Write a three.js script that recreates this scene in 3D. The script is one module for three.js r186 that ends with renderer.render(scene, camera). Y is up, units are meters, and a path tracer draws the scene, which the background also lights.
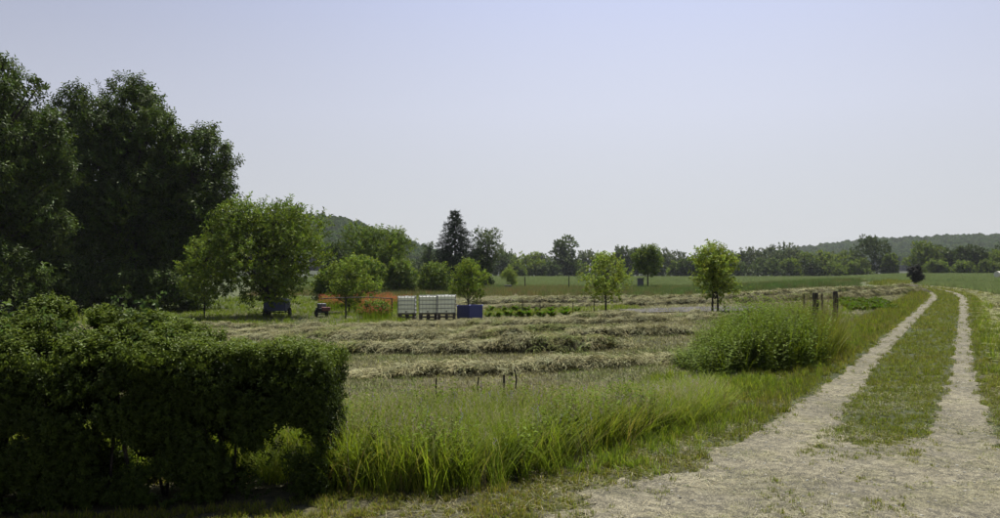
import * as THREE from 'three';
import { mergeGeometries } from 'three/addons/utils/BufferGeometryUtils.js';

// ───────────────────────── camera, sky, sun, exposure ─────────────────────────
const scene = new THREE.Scene();
const F = 800;                                    // focal length in photo pixels (1000 x 518)
const EYE = 1.9, PITCH = Math.atan(11 / F);
const camera = new THREE.PerspectiveCamera(2 * Math.atan(259 / F) * 180 / Math.PI, 1000 / 518, 0.1, 6000);
camera.position.set(0, EYE, 0);
camera.rotation.x = PITCH;
scene.add(camera);

const SUN_AZ = 13 * Math.PI / 180, SUN_EL = 57 * Math.PI / 180;   // ahead, a little to the right, high
const sunDir = new THREE.Vector3(Math.sin(SUN_AZ) * Math.cos(SUN_EL), Math.sin(SUN_EL), -Math.cos(SUN_AZ) * Math.cos(SUN_EL));
const sun = new THREE.DirectionalLight(new THREE.Color(1.0, 0.965, 0.88), 5.0);
sun.position.copy(sunDir).multiplyScalar(300);
sun.castShadow = true;
sun.shadow.mapSize.set(4096, 4096);
Object.assign(sun.shadow.camera, { left: -120, right: 120, top: 120, bottom: -120, near: 10, far: 900 });
scene.add(sun); scene.add(sun.target);
sun.target.position.set(0, 0, -50);

{ // clear summer sky: pale at the horizon, soft blue above, glow round the sun
  const W = 512, Hh = 256, data = new Float32Array(W * Hh * 4);
  const stops = [[-90, .12, .13, .11], [-4, .33, .34, .35], [0, .585, .592, .59], [5, .525, .545, .58], [11, .455, .48, .565], [19, .305, .335, .455], [32, .135, .165, .255], [60, .07, .09, .165], [90, .055, .075, .145]];
  for (let j = 0; j < Hh; j++) for (let i = 0; i < W; i++) {
    const el = ((j + .5) / Hh - .5) * Math.PI, az = ((i + .5) / W - .5) * 2 * Math.PI;
    const v = new THREE.Vector3(Math.cos(az) * Math.cos(el), Math.sin(el), Math.sin(az) * Math.cos(el));
    const e = el * 180 / Math.PI; let k = 0;
    while (k < stops.length - 2 && e > stops[k + 1][0]) k++;
    const a = stops[k], b = stops[k + 1], f = Math.min(1, Math.max(0, (e - a[0]) / (b[0] - a[0])));
    const c = v.dot(sunDir), ph = .66 + .08 * c + 2.5 * Math.pow(Math.max(0, c), 6), glow = .8 * Math.pow(Math.max(0, c), 40);
    const o = (j * W + i) * 4;
    for (let q = 0; q < 3; q++) data[o + q] = (a[q + 1] + (b[q + 1] - a[q + 1]) * f) * ph * .94 + (e > -2 ? glow * [1, .97, .92][q] : 0);
    data[o + 3] = 1;
  }
  const t = new THREE.DataTexture(data, W, Hh, THREE.RGBAFormat, THREE.FloatType);
  t.mapping = THREE.EquirectangularReflectionMapping; t.magFilter = THREE.LinearFilter; t.minFilter = THREE.LinearFilter; t.wrapS = THREE.RepeatWrapping;
  t.needsUpdate = true;
  scene.background = t; scene.environment = t;
}
scene.fog = new THREE.FogExp2(0xdfe4ee, 0.00011);

const renderer = new THREE.WebGLRenderer({ antialias: true });
renderer.setSize(1024, 530);
renderer.toneMapping = THREE.LinearToneMapping;
renderer.toneMappingExposure = 1.6;
renderer.shadowMap.enabled = true;
renderer.shadowMap.type = THREE.PCFSoftShadowMap;

// ───────────────────────── helpers ─────────────────────────
let seed = 1;
const reseed = s => { seed = s >>> 0; };
function R() { seed = (seed + 0x6D2B79F5) >>> 0; let t = seed; t = Math.imul(t ^ (t >>> 15), t | 1); t ^= t + Math.imul(t ^ (t >>> 7), t | 61); return ((t ^ (t >>> 14)) >>> 0) / 4294967296; }
const rr = (a, b) => a + (b - a) * R();
const clamp = (x, a = 0, b = 1) => Math.min(b, Math.max(a, x));
const mix = (a, b, t) => a + (b - a) * t;
const sst = (a, b, x) => { const t = clamp((x - a) / (b - a)); return t * t * (3 - 2 * t); };
const V = (x, y, z) => new THREE.Vector3(x, y, z);
function h2(i, j) { let n = Math.imul(i, 374761393) + Math.imul(j, 668265263); n = Math.imul(n ^ (n >>> 13), 1274126177); return ((n ^ (n >>> 16)) >>> 0) / 4294967296; }
function vn(x, y) { const i = Math.floor(x), j = Math.floor(y), f = x - i, g = y - j, u = f * f * (3 - 2 * f), v = g * g * (3 - 2 * g); return mix(mix(h2(i, j), h2(i + 1, j), u), mix(h2(i, j + 1), h2(i + 1, j + 1), u), v); }
const fbm = (x, y, o = 4) => { let s = 0, a = .5, n = 0; for (let k = 0; k < o; k++) { s += a * vn(x, y); n += a; x = x * 2.03 + 17.3; y = y * 2.03 + 5.1; a *= .5; } return s / n; };
function poly(pts, x) { // piecewise linear
  if (x <= pts[0][0]) return pts[0][1];
  for (let k = 1; k < pts.length; k++) if (x <= pts[k][0]) return mix(pts[k - 1][1], pts[k][1], (x - pts[k - 1][0]) / (pts[k][0] - pts[k - 1][0]));
  return pts[pts.length - 1][1];
}
function inside(pg, x, d) { let c = false; for (let i = 0, j = pg.length - 1; i < pg.length; j = i++) { const [xi, yi] = pg[i], [xj, yj] = pg[j]; if ((yi > d) !== (yj > d) && x < (xj - xi) * (d - yi) / (yj - yi) + xi) c = !c; } return c; }

// the track runs away to the right: u = metres right of its middle, t = metres along it
const CA = Math.cos(.526), SA = Math.sin(.526);
function track(x, z) {
  const a = x - 3.87, b = -z - 8.44;
  const t = a * SA + b * CA; let u = a * CA - b * SA;
  if (t > 48) u += .0022 * Math.min(60, t - 48) ** 2;
  return [u, t];
}
function H(x, z) {
  const d = -z, [u, t] = track(x, z);
  let y = -1.1 * sst(5, 32, -u);
  const near = 1 - sst(40, 90, Math.hypot(x, z));
  if (near > 0) {
    y += near * .05 * (fbm(x * .5 + 9, z * .5) - .5);
    y -= near * .045 * (Math.exp(-(((u - .85) / .28) ** 2)) + Math.exp(-(((u + .85) / .28) ** 2))) * sst(-4, 3, t) * sst(24, 14, d);
  }
  // wooded hills far off
  const hl = 46 * sst(-22, -200, x) * sst(-480, -860, z) + 16 * sst(-200, -650, x) * sst(-600, -950, z);
  const hr = 23 * sst(180, 720, x) * sst(-900, -1380, z) + 15 * sst(330, 700, x) * sst(-480, -800, z) + 11 * sst(500, 900, x) * sst(-900, -1380, z);
  y += hl * (.9 + .2 * fbm(x * .006, z * .006)) + hr * (.88 + .24 * fbm(x * .005 + 3, z * .005));
  return y;
}
const ray = (px, py) => { const v = V((px - 500) / F, (259 - py) / F, -1); v.applyAxisAngle(V(1, 0, 0), PITCH); return v; };
function onGround(px, py) { // where the line of sight of a measured point meets the ground
  const r = ray(px, py); let d = 3;
  for (; d < 1500; d *= 1.004) if (EYE + r.y * d <= H(r.x * d, r.z * d)) break;
  return V(r.x * d, H(r.x * d, r.z * d), r.z * d);
}
const spot = (px, d) => { const x = (px - 500) / F * d; return V(x, H(x, -d), -d); };

// geometry bag: positions, normals, colours, uvs
class Bag {
  constructor() { this.p = []; this.c = []; this.i = []; }
  v(p, c) { this.p.push(p.x, p.y, p.z); this.c.push(c[0], c[1], c[2]); return this.p.length / 3 - 1; }
  tri(a, b, c) { this.i.push(a, b, c); }
  kite(o, dir, side, nrm, len, wid, col, fold = .25) { // a leaf folded along its midrib
    const b = this.v(o, col), m = o.clone().addScaledVector(dir, len * .45);
    const l = this.v(m.clone().addScaledVector(side, wid * .5).addScaledVector(nrm, fold * wid), col);
    const r = this.v(m.clone().addScaledVector(side, -wid * .5).addScaledVector(nrm, fold * wid), col);
    const t = this.v(o.clone().addScaledVector(dir, len).addScaledVector(nrm, -len * .12), col);
    this.tri(b, l, t); this.tri(b, t, r);
  }
  blade(o, az, lean, len, wid, col, curl = .6, segs = 3) {
    const ax = V(Math.cos(az), 0, Math.sin(az)), sd = V(-Math.sin(az), 0, Math.cos(az));
    let p = o.clone(), a = lean, pl, pr;
    for (let k = 0; k <= segs; k++) {
      const w = wid * (k === segs ? .06 : 1 - .35 * k / segs) * .5;
      const l = this.v(p.clone().addScaledVector(sd, w), col), r = this.v(p.clone().addScaledVector(sd, -w), col);
      if (k) { this.tri(pl, pr, r); this.tri(pl, r, l); }
      pl = l; pr = r;
      p = p.clone().addScaledVector(ax, Math.sin(a) * len / segs); p.y += Math.cos(a) * len / segs; a += curl / segs;
    }
  }
  tube(pts, rad, seg = 6, col = [1, 1, 1]) {
    let prev;
    for (let k = 0; k < pts.length; k++) {
      const d = pts[Math.min(k + 1, pts.length - 1)].clone().sub(pts[Math.max(k - 1, 0)]).normalize();
      const s = Math.abs(d.y) > .9 ? V(1, 0, 0) : V(0, 1, 0), a = s.clone().cross(d).normalize(), b = d.clone().cross(a);
      const ring = [];
      for (let q = 0; q < seg; q++) { const an = q / seg * 2 * Math.PI; ring.push(this.v(pts[k].clone().addScaledVector(a, Math.cos(an) * rad[k]).addScaledVector(b, Math.sin(an) * rad[k]), col)); }
      if (prev) for (let q = 0; q < seg; q++) { const n = (q + 1) % seg; this.tri(prev[q], prev[n], ring[n]); this.tri(prev[q], ring[n], ring[q]); }
      prev = ring;
    }
  }
  geo() {
    const g = new THREE.BufferGeometry();
    g.setAttribute('position', new THREE.Float32BufferAttribute(this.p, 3));
    g.setAttribute('color', new THREE.Float32BufferAttribute(this.c, 3));
    const uv = new Float32Array(this.p.length / 3 * 2); for (let k = 0; k < uv.length / 2; k++) { uv[2 * k] = this.p[3 * k] + this.p[3 * k + 2] * .7; uv[2 * k + 1] = this.p[3 * k + 1] + this.p[3 * k + 2] * .3; }
    g.setAttribute('uv', new THREE.BufferAttribute(uv, 2));
    g.setIndex(this.i); g.computeVertexNormals();
    return g;
  }
}
const taken = {};
function numbered(n) { const k = taken[n] = (taken[n] ?? -1) + 1; return k ? n + '_' + String(k).padStart(3, '0') : n; }
function ud(o, label, category, group) { o.userData.label = label; o.userData.category = category; if (group) o.userData.group = group; return o; }
function thing(name, label, category, pos, turn = 0, group) { const g = new THREE.Group(); g.name = numbered(name); g.position.copy(pos); g.rotation.y = turn; scene.add(g); return ud(g, label, category, group); }
function mesh(name, geo, mat, parent) { const m = new THREE.Mesh(geo, mat); m.name = name; m.castShadow = m.receiveShadow = true; parent.add(m); return m; }
function struct(name, geo, mat) { const m = mesh(numbered(name), geo, mat, scene); m.userData.kind = 'structure'; return m; }
const dummy = new THREE.Object3D();
class Swarm { // many small copies of one shape
  constructor() { this.m = []; this.c = []; }
  add(x, y, z, ry, s, col, rx = 0, rz = 0, sy = s) { dummy.position.set(x, y, z); dummy.rotation.set(rx, ry, rz, 'YXZ'); dummy.scale.set(s, sy, s); dummy.updateMatrix(); this.m.push(...dummy.matrix.elements); this.c.push(...col); }
  dir(p, d, s, col, roll = R() * 6.3) { dummy.position.copy(p); dummy.quaternion.setFromUnitVectors(V(0, 1, 0), d); dummy.rotateY(roll); dummy.scale.setScalar(s); dummy.updateMatrix(); this.m.push(...dummy.matrix.elements); this.c.push(...col); }
  build(name, geo, mat, parent = scene) {
    const n = this.m.length / 16, o = new THREE.InstancedMesh(geo, mat, n);
    o.instanceMatrix.array.set(this.m); o.instanceColor = new THREE.InstancedBufferAttribute(new Float32Array(this.c), 3);
    o.name = parent === scene ? numbered(name) : name; o.castShadow = o.receiveShadow = true; o.userData.kind = 'stuff'; parent.add(o); total += n; return o;
  }
}
let total = 0;

// ───────────────────────── materials ─────────────────────────
const leafMat = (r, g, b, tr = .4, coat = .16) => new THREE.MeshPhysicalMaterial({ color: new THREE.Color().setRGB(r, g, b), roughness: .9, specularIntensity: .15, clearcoat: coat, clearcoatRoughness: .38, transmission: tr, thickness: 0, side: THREE.DoubleSide, vertexColors: true });
const dull = (r, g, b, rough = .9) => new THREE.MeshStandardMaterial({ color: new THREE.Color().setRGB(r, g, b), roughness: rough, side: THREE.DoubleSide, vertexColors: true });
function grain(n, fn, srgb = true) { // tiling grain
  const d = new Uint8Array(n * n * 4);
  for (let j = 0; j < n; j++) for (let i = 0; i < n; i++) { const c = fn(i, j, n), o = (j * n + i) * 4; d[o] = c[0] * 255; d[o + 1] = c[1] * 255; d[o + 2] = c[2] * 255; d[o + 3] = 255; }
  const t = new THREE.DataTexture(d, n, n); t.wrapS = t.wrapT = THREE.RepeatWrapping; t.magFilter = THREE.LinearFilter; t.minFilter = THREE.LinearMipmapLinearFilter; t.generateMipmaps = true; if (srgb) t.colorSpace = THREE.SRGBColorSpace; t.needsUpdate = true; return t;
}
function tileNoise(n, cells, sd) { const g = []; for (let k = 0; k < cells * cells; k++) g.push(h2(k % cells + sd * 131, Math.floor(k / cells) + sd * 77)); return (i, j) => { const x = i / n * cells, y = j / n * cells, a = Math.floor(x), b = Math.floor(y), f = x - a, q = y - b, u = f * f * (3 - 2 * f), v = q * q * (3 - 2 * q), at = (p, r) => g[(p % cells) + (r % cells) * cells]; return mix(mix(at(a, b), at(a + 1, b), u), mix(at(a, b + 1), at(a + 1, b + 1), u), v); }; }
const TN = 1024;
const layers = [7, 23, 64, 170, 400].map((c, k) => tileNoise(TN, c, k + 1));
const soilTex = grain(TN, (i, j) => { const n = .28 * layers[1](i, j) + .22 * layers[2](i, j) + .25 * layers[3](i, j) + .25 * layers[4](i, j); const v = .62 + .76 * (n - .5); return [clamp(v * 1.03), clamp(v), clamp(v * .95)]; });
const soilBump = grain(TN, (i, j) => { const n = .3 * layers[1](i, j) + .25 * layers[2](i, j) + .25 * layers[3](i, j) + .2 * layers[4](i, j); return [n, n, n]; }, false);
const stoneTex = grain(TN, (i, j) => { const a = layers[3](i, j), b = layers[4](i, j), c = layers[1](i, j), e = layers[2](i, j); let v = .70 + .30 * (c - .5) + .22 * (e - .5) + .34 * (a - .5) + .36 * (b - .5); if (a > .80) v += .14; if (b < .14) v -= .16; return [clamp(v * 1.02), clamp(v * .99), clamp(v * .93)]; });
const stoneBump = grain(TN, (i, j) => { const a = layers[3](i, j), b = layers[4](i, j); const v = .25 * layers[2](i, j) + .45 * a + .3 * b; return [v, v, v]; }, false);

const groundMat = new THREE.MeshStandardMaterial({ vertexColors: true, map: soilTex, bumpMap: soilBump, bumpScale: .03, roughness: 1 });
const stoneMat = new THREE.MeshStandardMaterial({ color: new THREE.Color().setRGB(.225, .216, .162), vertexColors: true, map: stoneTex, bumpMap: stoneBump, bumpScale: .007, roughness: .95 });
const barkMat = (() => { const t = grain(256, (i, j) => { const v = .55 + .4 * (h2(i >> 2, (j >> 5) + (i >> 3) * 3) - .5) + .2 * (h2(i, j) - .5); return [v, v, v]; }); return new THREE.MeshStandardMaterial({ color: new THREE.Color().setRGB(.13, .105, .08), map: t, bumpMap: t, bumpScale: .02, roughness: .95, vertexColors: true }); })();

// ───────────────────────── zones of the ground ─────────────────────────
// [x, distance] outlines
const TALL = [[-6.5, 7.45], [-2.3, 7.45], [-2.2, 7.0], [-1.6, 7.0], [-1.45, 6.95], [-.9, 6.9], [-.2, 6.95], [.35, 7.55], [.85, 8.3], [1.35, 8.9], [2.2, 9.6], [3.1, 11.2], [3.0, 12.2], [1.9, 10.9], [.7, 9.5], [-2.2, 9.2], [-6.5, 9.2]];
const THICKET = [[3.6, 14.5], [5.0, 15.0], [6.8, 15.9], [7.9, 17.2], [8.3, 19.0], [7.2, 19.6], [5.2, 18.2], [3.9, 16.4]];
const rutW = t => mix(.44, .215, sst(-3, 11, t)) ;
function stony(x, z) { // >0 where the bare stony surface shows
  const [u, t] = track(x, z);
  const n = (fbm(x * 2.1, z * 2.1, 4) - .5) * .5 + (fbm(x * 9, z * 9, 3) - .5) * .22 * (1 - .7 * sst(6, 16, t));
  const w = rutW(t);
  let m = Math.max(w - Math.abs(u + .86), w * .9 - Math.abs(u - .86)) + n * mix(.55, .4, sst(0, 12, t));
  const ap = sst(2.2, -2.6, t);                       // spreads out at the near end
  if (ap > 0) m = Math.max(m, Math.min(u + 1.2 + .55 * ap, 3.2 - u) * .42 * ap - .16 * (1 - ap) + n * .95 - .2 * Math.exp(-(((u + .05) / .4) ** 2)) * (1 - ap));
  return m;
}
function zoneCol(x, z) {
  const d = -z, [u, t] = track(x, z), n = fbm(x * .35, z * .35, 4), f = fbm(x * 3, z * 3, 3);
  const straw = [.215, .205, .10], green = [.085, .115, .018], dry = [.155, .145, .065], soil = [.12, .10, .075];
  let c;
  const lerp3 = (a, b, k) => [mix(a[0], b[0], k), mix(a[1], b[1], k), mix(a[2], b[2], k)];
  if (u > -1.2 && u < 1.2 && t < 110) c = lerp3(green, dry, clamp(.35 + (n - .5) * 2 - t * .02 + .5 * sst(3, -2, t)));
  else if (u >= 1.2) { c = u < 3.3 ? lerp3(green, straw, clamp((n - .42) * 5 + sst(1.6, 2.3, u) * .7)) : green; }
  else {
    const verge = lerp3(green, dry, clamp((n - .5) * 3 + .35 + .6 * sst(1, -3, t)));
    const field = lerp3(straw, green, clamp((n - .5) * 2.2 + .1));
    c = lerp3(verge, field, sst(10.2, 12.5, d + (n - .5) * 3) * sst(-2.5, -4, u));
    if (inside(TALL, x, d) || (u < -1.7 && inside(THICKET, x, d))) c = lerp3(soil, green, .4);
    if (d > 42) { const lawn = sst(-5, -9, x) * sst(42, 44, d) * sst(98, 90, d); c = lerp3(c, green, lawn); }
    const bed = sst(46, 47.5, d) * sst(58, 56.5, d) * sst(-2.5, -1.5, x) * sst(9, 7.5, x); c = lerp3(c, green, bed * .8);
    const far = sst(84, 90, d - x * .1); c = lerp3(c, lerp3([.24, .215, .09], [.13, .17, .045], clamp((n - .4) * 3 + sst(0, 30, x) + sst(-10, -16, x))), far);
    const wheat = sst(126, 136, d); c = lerp3(c, [.14, .19, .06], wheat);
  }
  if (t > 125 && d > 128) c = [.14, .19, .06]; if (d > 325) c = [.06, .085, .03];
  const k = .75 + .5 * f; return [c[0] * k, c[1] * k, c[2] * k];
}
{ // the ground: one sheet to the horizon, finer where one stands
  const N = 460, K = 6.6, A = 4.2, p = [], c = [], uv = [], idx = [];
  const ax = s => A * Math.sinh(K * s);
  for (let j = 0; j <= N; j++) for (let i = 0; i <= N; i++) {
    const x = 2 + ax(i / N * 2 - 1), z = -11 + ax(j / N * 2 - 1);
    p.push(x, H(x, z), z); c.push(...zoneCol(x, z)); uv.push(x / 1.7, z / 1.7);
  }
  for (let j = 0; j < N; j++) for (let i = 0; i < N; i++) { const a = j * (N + 1) + i, b = a + 1, q = a + N + 1; idx.push(a, q, b, b, q, q + 1); }
  const g = new THREE.BufferGeometry();
  g.setAttribute('position', new THREE.Float32BufferAttribute(p, 3)); g.setAttribute('color', new THREE.Float32BufferAttribute(c, 3)); g.setAttribute('uv', new THREE.Float32BufferAttribute(uv, 2));
  g.setIndex(idx); g.computeVertexNormals(); struct('ground', g, groundMat);
}
{ // the stony wheel tracks
  const p = [], c = [], uv = [], idx = []; let id = new Map();
  const vert = (x, z, key) => { let k = id.get(key); if (k === undefined) { k = p.length / 3; id.set(key, k); p.push(x, H(x, z) + clamp(stony(x, z) * .3, -.02, .018) + Math.max(0, -z - 14) * .0009, z); const q = .62 + .76 * fbm(x * 1.3 + 4, z * 1.3, 5), e = sst(.42, .62, fbm(x * 2.3, z * 2.3 + 9, 4)); c.push(q * mix(1, .92, e), q * mix(.985, .92, e), q * mix(.955, .80, e)); uv.push(x / 1.5, z / 1.5); } return k; };
  const P = (u, t) => { let uu = u; if (t > 48) uu -= .0022 * Math.min(60, t - 48) ** 2; return [3.87 + uu * CA + t * SA, -(8.44 - uu * SA + t * CA)]; };
  for (const [t0, t1, s] of [[-7, 12, .045], [12, 34, .09], [34, 92, .25]]) {
    id = new Map(); const nu = Math.round(7.4 / s);
    for (let j = 0; j < Math.round((t1 - t0) / s); j++) for (let i = 0; i < nu; i++) {
      const u = -3.9 + i * s, t = t0 + j * s, [cx, cz] = P(u + s / 2, t + s / 2);
      if (stony(cx, cz) < 0) continue;
      const q = [[u, t, i, j], [u + s, t, i + 1, j], [u + s, t + s, i + 1, j + 1], [u, t + s, i, j + 1]].map(([a, b, m, n]) => { const [x, z] = P(a, b); return vert(x, z, m * 10000 + n); });
      idx.push(q[0], q[1], q[2], q[0], q[2], q[3]);
    }
  }
  const g = new THREE.BufferGeometry();
  g.setAttribute('position', new THREE.Float32BufferAttribute(p, 3)); g.setAttribute('color', new THREE.Float32BufferAttribute(c, 3)); g.setAttribute('uv', new THREE.Float32BufferAttribute(uv, 2));
  g.setIndex(idx); g.computeVertexNormals(); struct('farm_track', g, stoneMat);
}
{ // bare tilled strip between the young trees
  const a = onGround(626, 311.5), b = onGround(775, 309.5), n = 60, m = 6, g = new THREE.PlaneGeometry(1, 1, n, m), p = g.attributes.position, c = [];
  for (let k = 0; k < p.count; k++) {
    const s = p.getX(k) + .5, w = p.getY(k), x = mix(a.x, b.x, s), z = mix(a.z, b.z, s) - w * (6.5 + 2 * fbm(s * 9, w > 0 ? 3 : 9)) ;
    p.setXYZ(k, x, H(x, z) + .02 + .05 * vn(x * 4, z * 4), z); const q = .8 + .4 * vn(x * 2, z * 2); c.push(q, q, q);
  }
  g.setAttribute('color', new THREE.Float32BufferAttribute(c, 3)); g.computeVertexNormals();
  struct('tilled_soil', g, new THREE.MeshStandardMaterial({ color: new THREE.Color().setRGB(.062, .057, .056), vertexColors: true, roughness: 1, side: THREE.DoubleSide }));
}

// ───────────────────────── grass and hay shapes ─────────────────────────
function tuft(n, hgt, wid, spread, leanMax, curl, sd, cols) {
  reseed(sd); const b = new Bag();
  for (let k = 0; k < n; k++) { const a = R() * 6.3, r = spread * Math.sqrt(R()), c = cols[Math.floor(R() * cols.length)], q = rr(.75, 1.2); b.blade(V(Math.cos(a) * r, -.01, Math.sin(a) * r), R() * 6.3, rr(0, leanMax), hgt * rr(.55, 1.1), wid * rr(.7, 1.2), c.map(v => v * q), curl * rr(.2, 1.3)); }
  return b.geo();
}
const G = [.195, .27, .015], G2 = [.115, .18, .011], G3 = [.26, .285, .028], ST = [.295, .275, .145], ST2 = [.195, .18, .088];
const grassMat = leafMat(1, 1, 1, .48, .1), hayMat = leafMat(1, 1, 1, .1, .05);
const lawnTuft = tuft(16, .075, .006, .05, .9, .9, 11, [G, G2, G3, [.17, .155, .07]]);
const midTuft = tuft(16, .22, .008, .07, .6, .9, 12, [G, G2, G3, G]);
const stubbleTuft = tuft(12, .09, .006, .09, 1.2, .6, 13, [ST, ST2, ST, G3, [.21, .2, .09]]);
function tallGrass(sd) { // long blades and flowering stalks
  reseed(sd); const b = new Bag();
  for (let k = 0; k < 18; k++) { const a = R() * 6.3, r = .09 * Math.sqrt(R()), q = rr(.75, 1.25); b.blade(V(Math.cos(a) * r, -.02, Math.sin(a) * r), R() * 6.3, rr(0, .35), rr(.4, 1.0), rr(.003, .0075), [G, G2, G, G3][k % 4].map(v => v * q), rr(.1, 1.1), 4); }
  for (let k = 0; k < 1; k++) {
    const az = R() * 6.3, o = V(rr(-.06, .06), -.02, rr(-.06, .06)), L = rr(.75, 1.08), c = [.17, .20, .06];
    b.blade(o, az, .05, L, .004, c, .18, 3);
    const tip = o.clone().add(V(Math.cos(az) * .13 * L, L * .985, Math.sin(az) * .13 * L));
    for (let q = 0; q < 7; q++) { const an = R() * 6.3, dv = V(Math.cos(an) * .5, rr(.3, 1), Math.sin(an) * .5).normalize(); b.kite(tip.clone().add(V(0, -q * .022, 0)), dv, V(-Math.sin(an), 0, Math.cos(an)), V(Math.cos(an), 0, Math.sin(an)), .03, .007, [.22, .21, .09]); }
  }
  return b.geo();
}
const tallA = tallGrass(21), tallB = tallGrass(22);
function herb(sd, hgt, n, lw, ll, col) { // a leafy weed: upright stem with leaves all the way up
  reseed(sd); const b = new Bag();
  for (let s = 0; s < 3; s++) {
    const o = V(rr(-.06, .06), -.02, rr(-.06, .06)), az = R() * 6.3, L = hgt * rr(.7, 1.1), ln = rr(.02, .22);
    b.blade(o, az, ln, L, .008, [.10, .12, .04], .1, 3);
    for (let k = 0; k < n; k++) {
      const f = (k + 1) / n, p = o.clone().add(V(Math.cos(az) * Math.sin(ln + .05) * L * f, L * f * .98, Math.sin(az) * Math.sin(ln + .05) * L * f)), an = k * 2.4 + R(), q = rr(.75, 1.25);
      b.kite(p, V(Math.cos(an), rr(-.3, .6), Math.sin(an)).normalize(), V(-Math.sin(an), 0, Math.cos(an)), V(0, 1, 0), ll * rr(.6, 1.1) * (1.1 - .6 * f), lw * rr(.7, 1.2) * (1.1 - .5 * f), col.map(v => v * q));
    }
  }
  return b.geo();
}
const nettle = herb(31, 1, 14, .05, .13, [.115, .17, .010]), weed = herb(32, .55, 11, .05, .12, [.125, .18, .012]);
function wisp(sd, n, len, wid) { // a handful of cut hay
  reseed(sd); const b = new Bag();
  for (let k = 0; k < n; k++) {
    const q = rr(.65, 1.25), c = [ST, ST2, [.27, .265, .13], [.18, .185, .075]][k % 4].map(v => v * q);
    let p = V(rr(-.12, .12), rr(-.02, .07), rr(-.12, .12)), az = R() * 6.3, el = rr(-.25, .5), pl, pr; const L = len * rr(.5, 1.2);
    for (let s = 0; s <= 4; s++) {
      const sd2 = V(-Math.sin(az), .3, Math.cos(az)).multiplyScalar(wid * .5), l = b.v(p.clone().add(sd2), c), r = b.v(p.clone().sub(sd2), c);
      if (s) { b.tri(pl, pr, r); b.tri(pl, r, l); } pl = l; pr = r;
      p = p.clone().add(V(Math.cos(az) * Math.cos(el), Math.sin(el), Math.sin(az) * Math.cos(el)).multiplyScalar(L / 4)); az += rr(-.5, .5); el -= rr(.1, .5);
    }
  }
  return b.geo();
}
const wispA = wisp(41, 26, .26, .009), wispFar = wisp(42, 20, .55, .022);
function flatStraw(sd) { reseed(sd); const b = new Bag(); for (let k = 0; k < 9; k++) { const q = rr(.7, 1.2); b.blade(V(rr(-.12, .12), rr(.004, .02), rr(-.12, .12)), R() * 6.3, rr(1.4, 1.56), rr(.05, .14), .003, [.34, .31, .20].map(v => v * q), rr(-.1, .15), 2); } return b.geo(); }
const strawBits = flatStraw(43);

// scatter over a rectangle of ground
function scatter(x0, x1, d0, d1, dens, fn) { const n = Math.round((x1 - x0) * (d1 - d0) * dens); for (let k = 0; k < n; k++) { const x = rr(x0, x1), d = rr(d0, d1); if (Math.abs(x) > d * .68 + 1) continue; fn(x, -d, d); } }
const tint = (a = .8, b = 1.2, w = .08) => { const q = rr(a, b), e = rr(-w, w); return [q * (1 + e), q, q * (1 - e)]; };
const warm = (k) => { const q = rr(.85, 1.2); return [q * (1 + .55 * k), q * (1 + .18 * k), q * (1 + .7 * k)]; };

// hedge footprint (used to keep grass out)
const slant = x => x < -1.5 ? .24 * (x + 1.5) : 0;   // the hedge comes nearer towards the left
const HX0 = -6.6, HX1 = -1.5, HD0 = 6.75, HD1 = 7.45;

reseed(100);
{ // short grass on the verges and the middle of the track
  const s = new Swarm();
  const put = (k) => (x, z, d) => {
    const [u, t] = track(x, z); if (u > 3.4 || u < -6) return; if (x < HX1 && d - slant(x) > HD0 - .1 && d - slant(x) < HD1) return;
    if (inside(TALL, x, d) || (u < -1.7 && inside(THICKET, x, d))) return;
    const st = stony(x, z), n0 = fbm(x * 2.2 + 8, z * 2.2, 3); const cen = Math.abs(u + .05) < .55 ? sst(-4.4, .4, t) * sst(.40, .54, n0) : 0; if (st > 0 && R() > Math.max(cen, .5 * sst(.2, 0, st) + .02)) return; if (st > -.1 && !cen && R() > .6) return;
    if (u < -2.6 && d > 11.5 && R() < sst(11.5, 13.5, d)) return;
    if (u > 1.75 && R() < .9) return;
    const n = fbm(x * .6, z * .6, 3), n2 = fbm(x * 2.6 + 5, z * 2.6, 3);
    if (n2 < .36 && R() < .6) return;
    const drying = clamp((n - .45) * 2.2 + .5 * sst(2, -3, t) * (u < 1 ? 1 : .4) + .1);
    const mid = Math.abs(u) < 1 ? .9 : 1, edge = u < -1.2 && u > -2.7 && t > -.5 ? 1.5 : 1;
    s.add(x, H(x, z), z, R() * 6.3, k * rr(.7, 1.25) * mid, warm(drying * R()).map(v => v * .78), rr(-.15, .15), rr(-.15, .15), k * rr(.55, 1.15) * mid * edge * (.6 + .8 * n2));
  };
  scatter(-4.2, 9, 4.8, 9, 330, put(1)); scatter(-4, 10, 9, 14, 230, put(1.15)); scatter(-2, 16, 14, 24, 95, put(1.5)); scatter(4, 30, 24, 48, 30, put(2.3)); scatter(14, 62, 48, 100, 8, put(3.6)); scatter(44, 90, 96, 150, 4, put(5));
  ud(s.build('short_grass', lawnTuft, grassMat), 'short worn grass on the verge and along the middle of the farm track', 'grass');
}
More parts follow.
